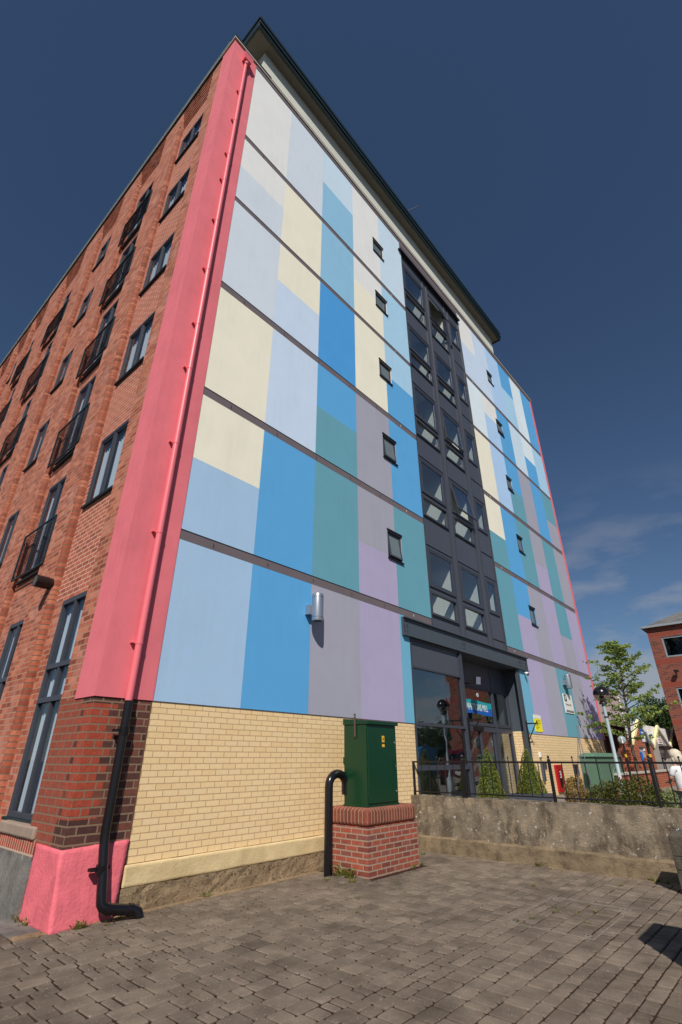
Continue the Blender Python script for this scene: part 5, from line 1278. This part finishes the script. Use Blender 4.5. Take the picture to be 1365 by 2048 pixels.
# ================================================================== PERSON
def skin(name, joints, edges, m, parent, origin, sub=2, root=0):
    me = bpy.data.meshes.new(name); me.from_pydata([Vector(j[:3]) for j in joints], edges, [])
    o = bpy.data.objects.new(name + '_tmp', me); col.objects.link(o)
    md = o.modifiers.new('s', 'SKIN'); md.use_smooth_shade = True
    for i, j in enumerate(joints):
        sv = me.skin_vertices[0].data[i]; sv.radius = (j[3], j[4] if len(j) > 4 else j[3]); sv.use_root = (i == root)
    sb = o.modifiers.new('b', 'SUBSURF'); sb.levels = sub; sb.render_levels = sub
    bpy.context.view_layer.update()
    me2 = bpy.data.meshes.new_from_object(o.evaluated_get(bpy.context.evaluated_depsgraph_get()))
    bpy.data.objects.remove(o)
    me2.materials.clear(); me2.materials.append(m)
    for p in me2.polygons: p.use_smooth = True
    r = bpy.data.objects.new(name, me2); col.objects.link(r); r.parent = parent; WO[r] = WO[parent]
    return r
SKIN = mat('skin', (0.55, 0.30, 0.22, 1), rough=.55, spec=.3)
HAIR = mat('pale_blond_hair', (0.80, 0.70, 0.54, 1), rough=.6, var=.3, vscale=60, bump=.6, bscale=160)
SHIRT = mat('white_cotton', (0.72, 0.72, 0.72, 1), rough=.9, var=.05, vscale=20, bump=.4, bscale=25)
TROU = mat('grey_cotton', (0.26, 0.26, 0.28, 1), rough=.9, bump=.4, bscale=25)
pr = thing('person', (7.62, -4.70, .1), 'person with pale blond hair in a white top and grey trousers, hands held in front', 'person')
# local frame: the person faces +X (turned below); heights above the feet for a body 1.16 m tall
J = [(0, 0, .58, .07, .085), (0, 0, .68, .078, .095), (.01, 0, .80, .082, .11), (.0, 0, .90, .05, .06), (.01, 0, .945, .034, .034), (.02, 0, 1.00, .052, .052), (.02, 0, 1.075, .072, .07), (.01, 0, 1.12, .05, .05),
     (0, .115, .86, .036), (.03, .165, .72, .028), (.165, .10, .66, .022), (.20, .085, .66, .017),
     (0, -.115, .86, .036), (.03, -.165, .72, .028), (.165, -.10, .68, .022), (.20, -.085, .68, .017),
     (0, .055, .50, .062), (.01, .06, .30, .042), (0, .06, .07, .028), (.08, .065, .03, .022),
     (0, -.055, .50, .062), (-.02, -.06, .30, .042), (-.03, -.06, .07, .028), (.05, -.065, .03, .022)]
Ed = [(0, 1), (1, 2), (2, 3), (3, 4), (4, 5), (5, 6), (6, 7), (3, 8), (8, 9), (9, 10), (10, 11), (3, 12), (12, 13), (13, 14), (14, 15), (0, 16), (16, 17), (17, 18), (18, 19), (0, 20), (20, 21), (21, 22), (22, 23)]
n0 = len(J)
for s_, hi in ((1, 11), (-1, 15)):
    bx_, by_, bz_ = J[hi][:3]
    J.append((bx_ + .025, by_ - .002 * s_, bz_, .016)); palm = len(J) - 1; Ed.append((hi, palm))
    for k, (dy, ln) in enumerate(((-.018, .030), (-.006, .036), (.006, .034), (.018, .027))):
        J.append((bx_ + .035, by_ + dy, bz_, .0062)); J.append((bx_ + .035 + ln * .6, by_ + dy, bz_ - .006, .0056)); J.append((bx_ + .035 + ln, by_ + dy, bz_ - .02, .005))
        q = len(J); Ed += [(palm, q - 3), (q - 3, q - 2), (q - 2, q - 1)]
    J.append((bx_ + .02, by_ - .022 * s_, bz_ + .004, .0065)); J.append((bx_ + .04, by_ - .030 * s_, bz_ - .004, .0055)); q = len(J); Ed += [(palm, q - 2), (q - 2, q - 1)]
body = skin('body', J, Ed, SKIN, pr, None, 1)
# face on the body mesh stays simple at this size: nose, eyes, ears, mouth as small features
mb = MB(); mb.ball((.092, 0, 1.03), .011, SKIN, 8, 6); 
for s_ in (-1, 1): mb.ball((.082, .026 * s_, 1.052), .008, WHITE, 8, 6); mb.ball((.088, .026 * s_, 1.052), .004, BLACKM, 6, 4); mb.ball((.02, .072 * s_, 1.045), .014, SKIN, 8, 6, 1.4)
mb.ball((.08, 0, .998), .010, RED, 8, 4, .35); f_ = mb.build('face_features', pr, origin=(0, 0, 0))
hr = MB(); hr.ball((-.004, 0, 1.062), .094, HAIR, 22, 14, 1.0, 0, .72); hr.ball((-.028, 0, 1.02), .082, HAIR, 20, 12, 1.25, .1, .92); [hr.ball((-.01 + .012 * (k % 2), (-1) ** k * (.055 + .004 * k), 1.01 - .008 * k), .034, HAIR, 10, 8, 1.6) for k in range(4)]; hh = hr.build('hair', pr, origin=(0, 0, 0)); rough_up(hh, .006, 22)
sh = skin('shirt', [(0, 0, .49, .11, .135), (0, 0, .68, .095, .115), (.01, 0, .80, .098, .125), (.0, 0, .885, .062, .075), (0, .12, .855, .05), (.025, .155, .745, .042), (0, -.12, .855, .05), (.025, -.155, .745, .042)], [(0, 1), (1, 2), (2, 3), (3, 4), (4, 5), (3, 6), (6, 7)], SHIRT, pr, None, 1)
tr_ = skin('trousers', [(0, 0, .60, .105, .125), (0, .058, .48, .074), (.01, .062, .30, .055), (0, .062, .10, .046), (0, -.058, .48, .074), (-.02, -.062, .30, .055), (-.03, -.062, .10, .046)], [(0, 1), (1, 2), (2, 3), (0, 4), (4, 5), (5, 6)], TROU, pr, None, 1)
mb = MB()
for a, b in ((.03, .065), (.0, -.065)): mb.ball((a, b, .035), .05, RED, 12, 6, .6)
s2 = mb.build('shoe', pr, origin=(0, 0, 0))
for o2 in (body, f_, hh, sh, tr_, s2): WO[o2] = (0, 0, 0)
pr.rotation_euler = (0, 0, R(52))
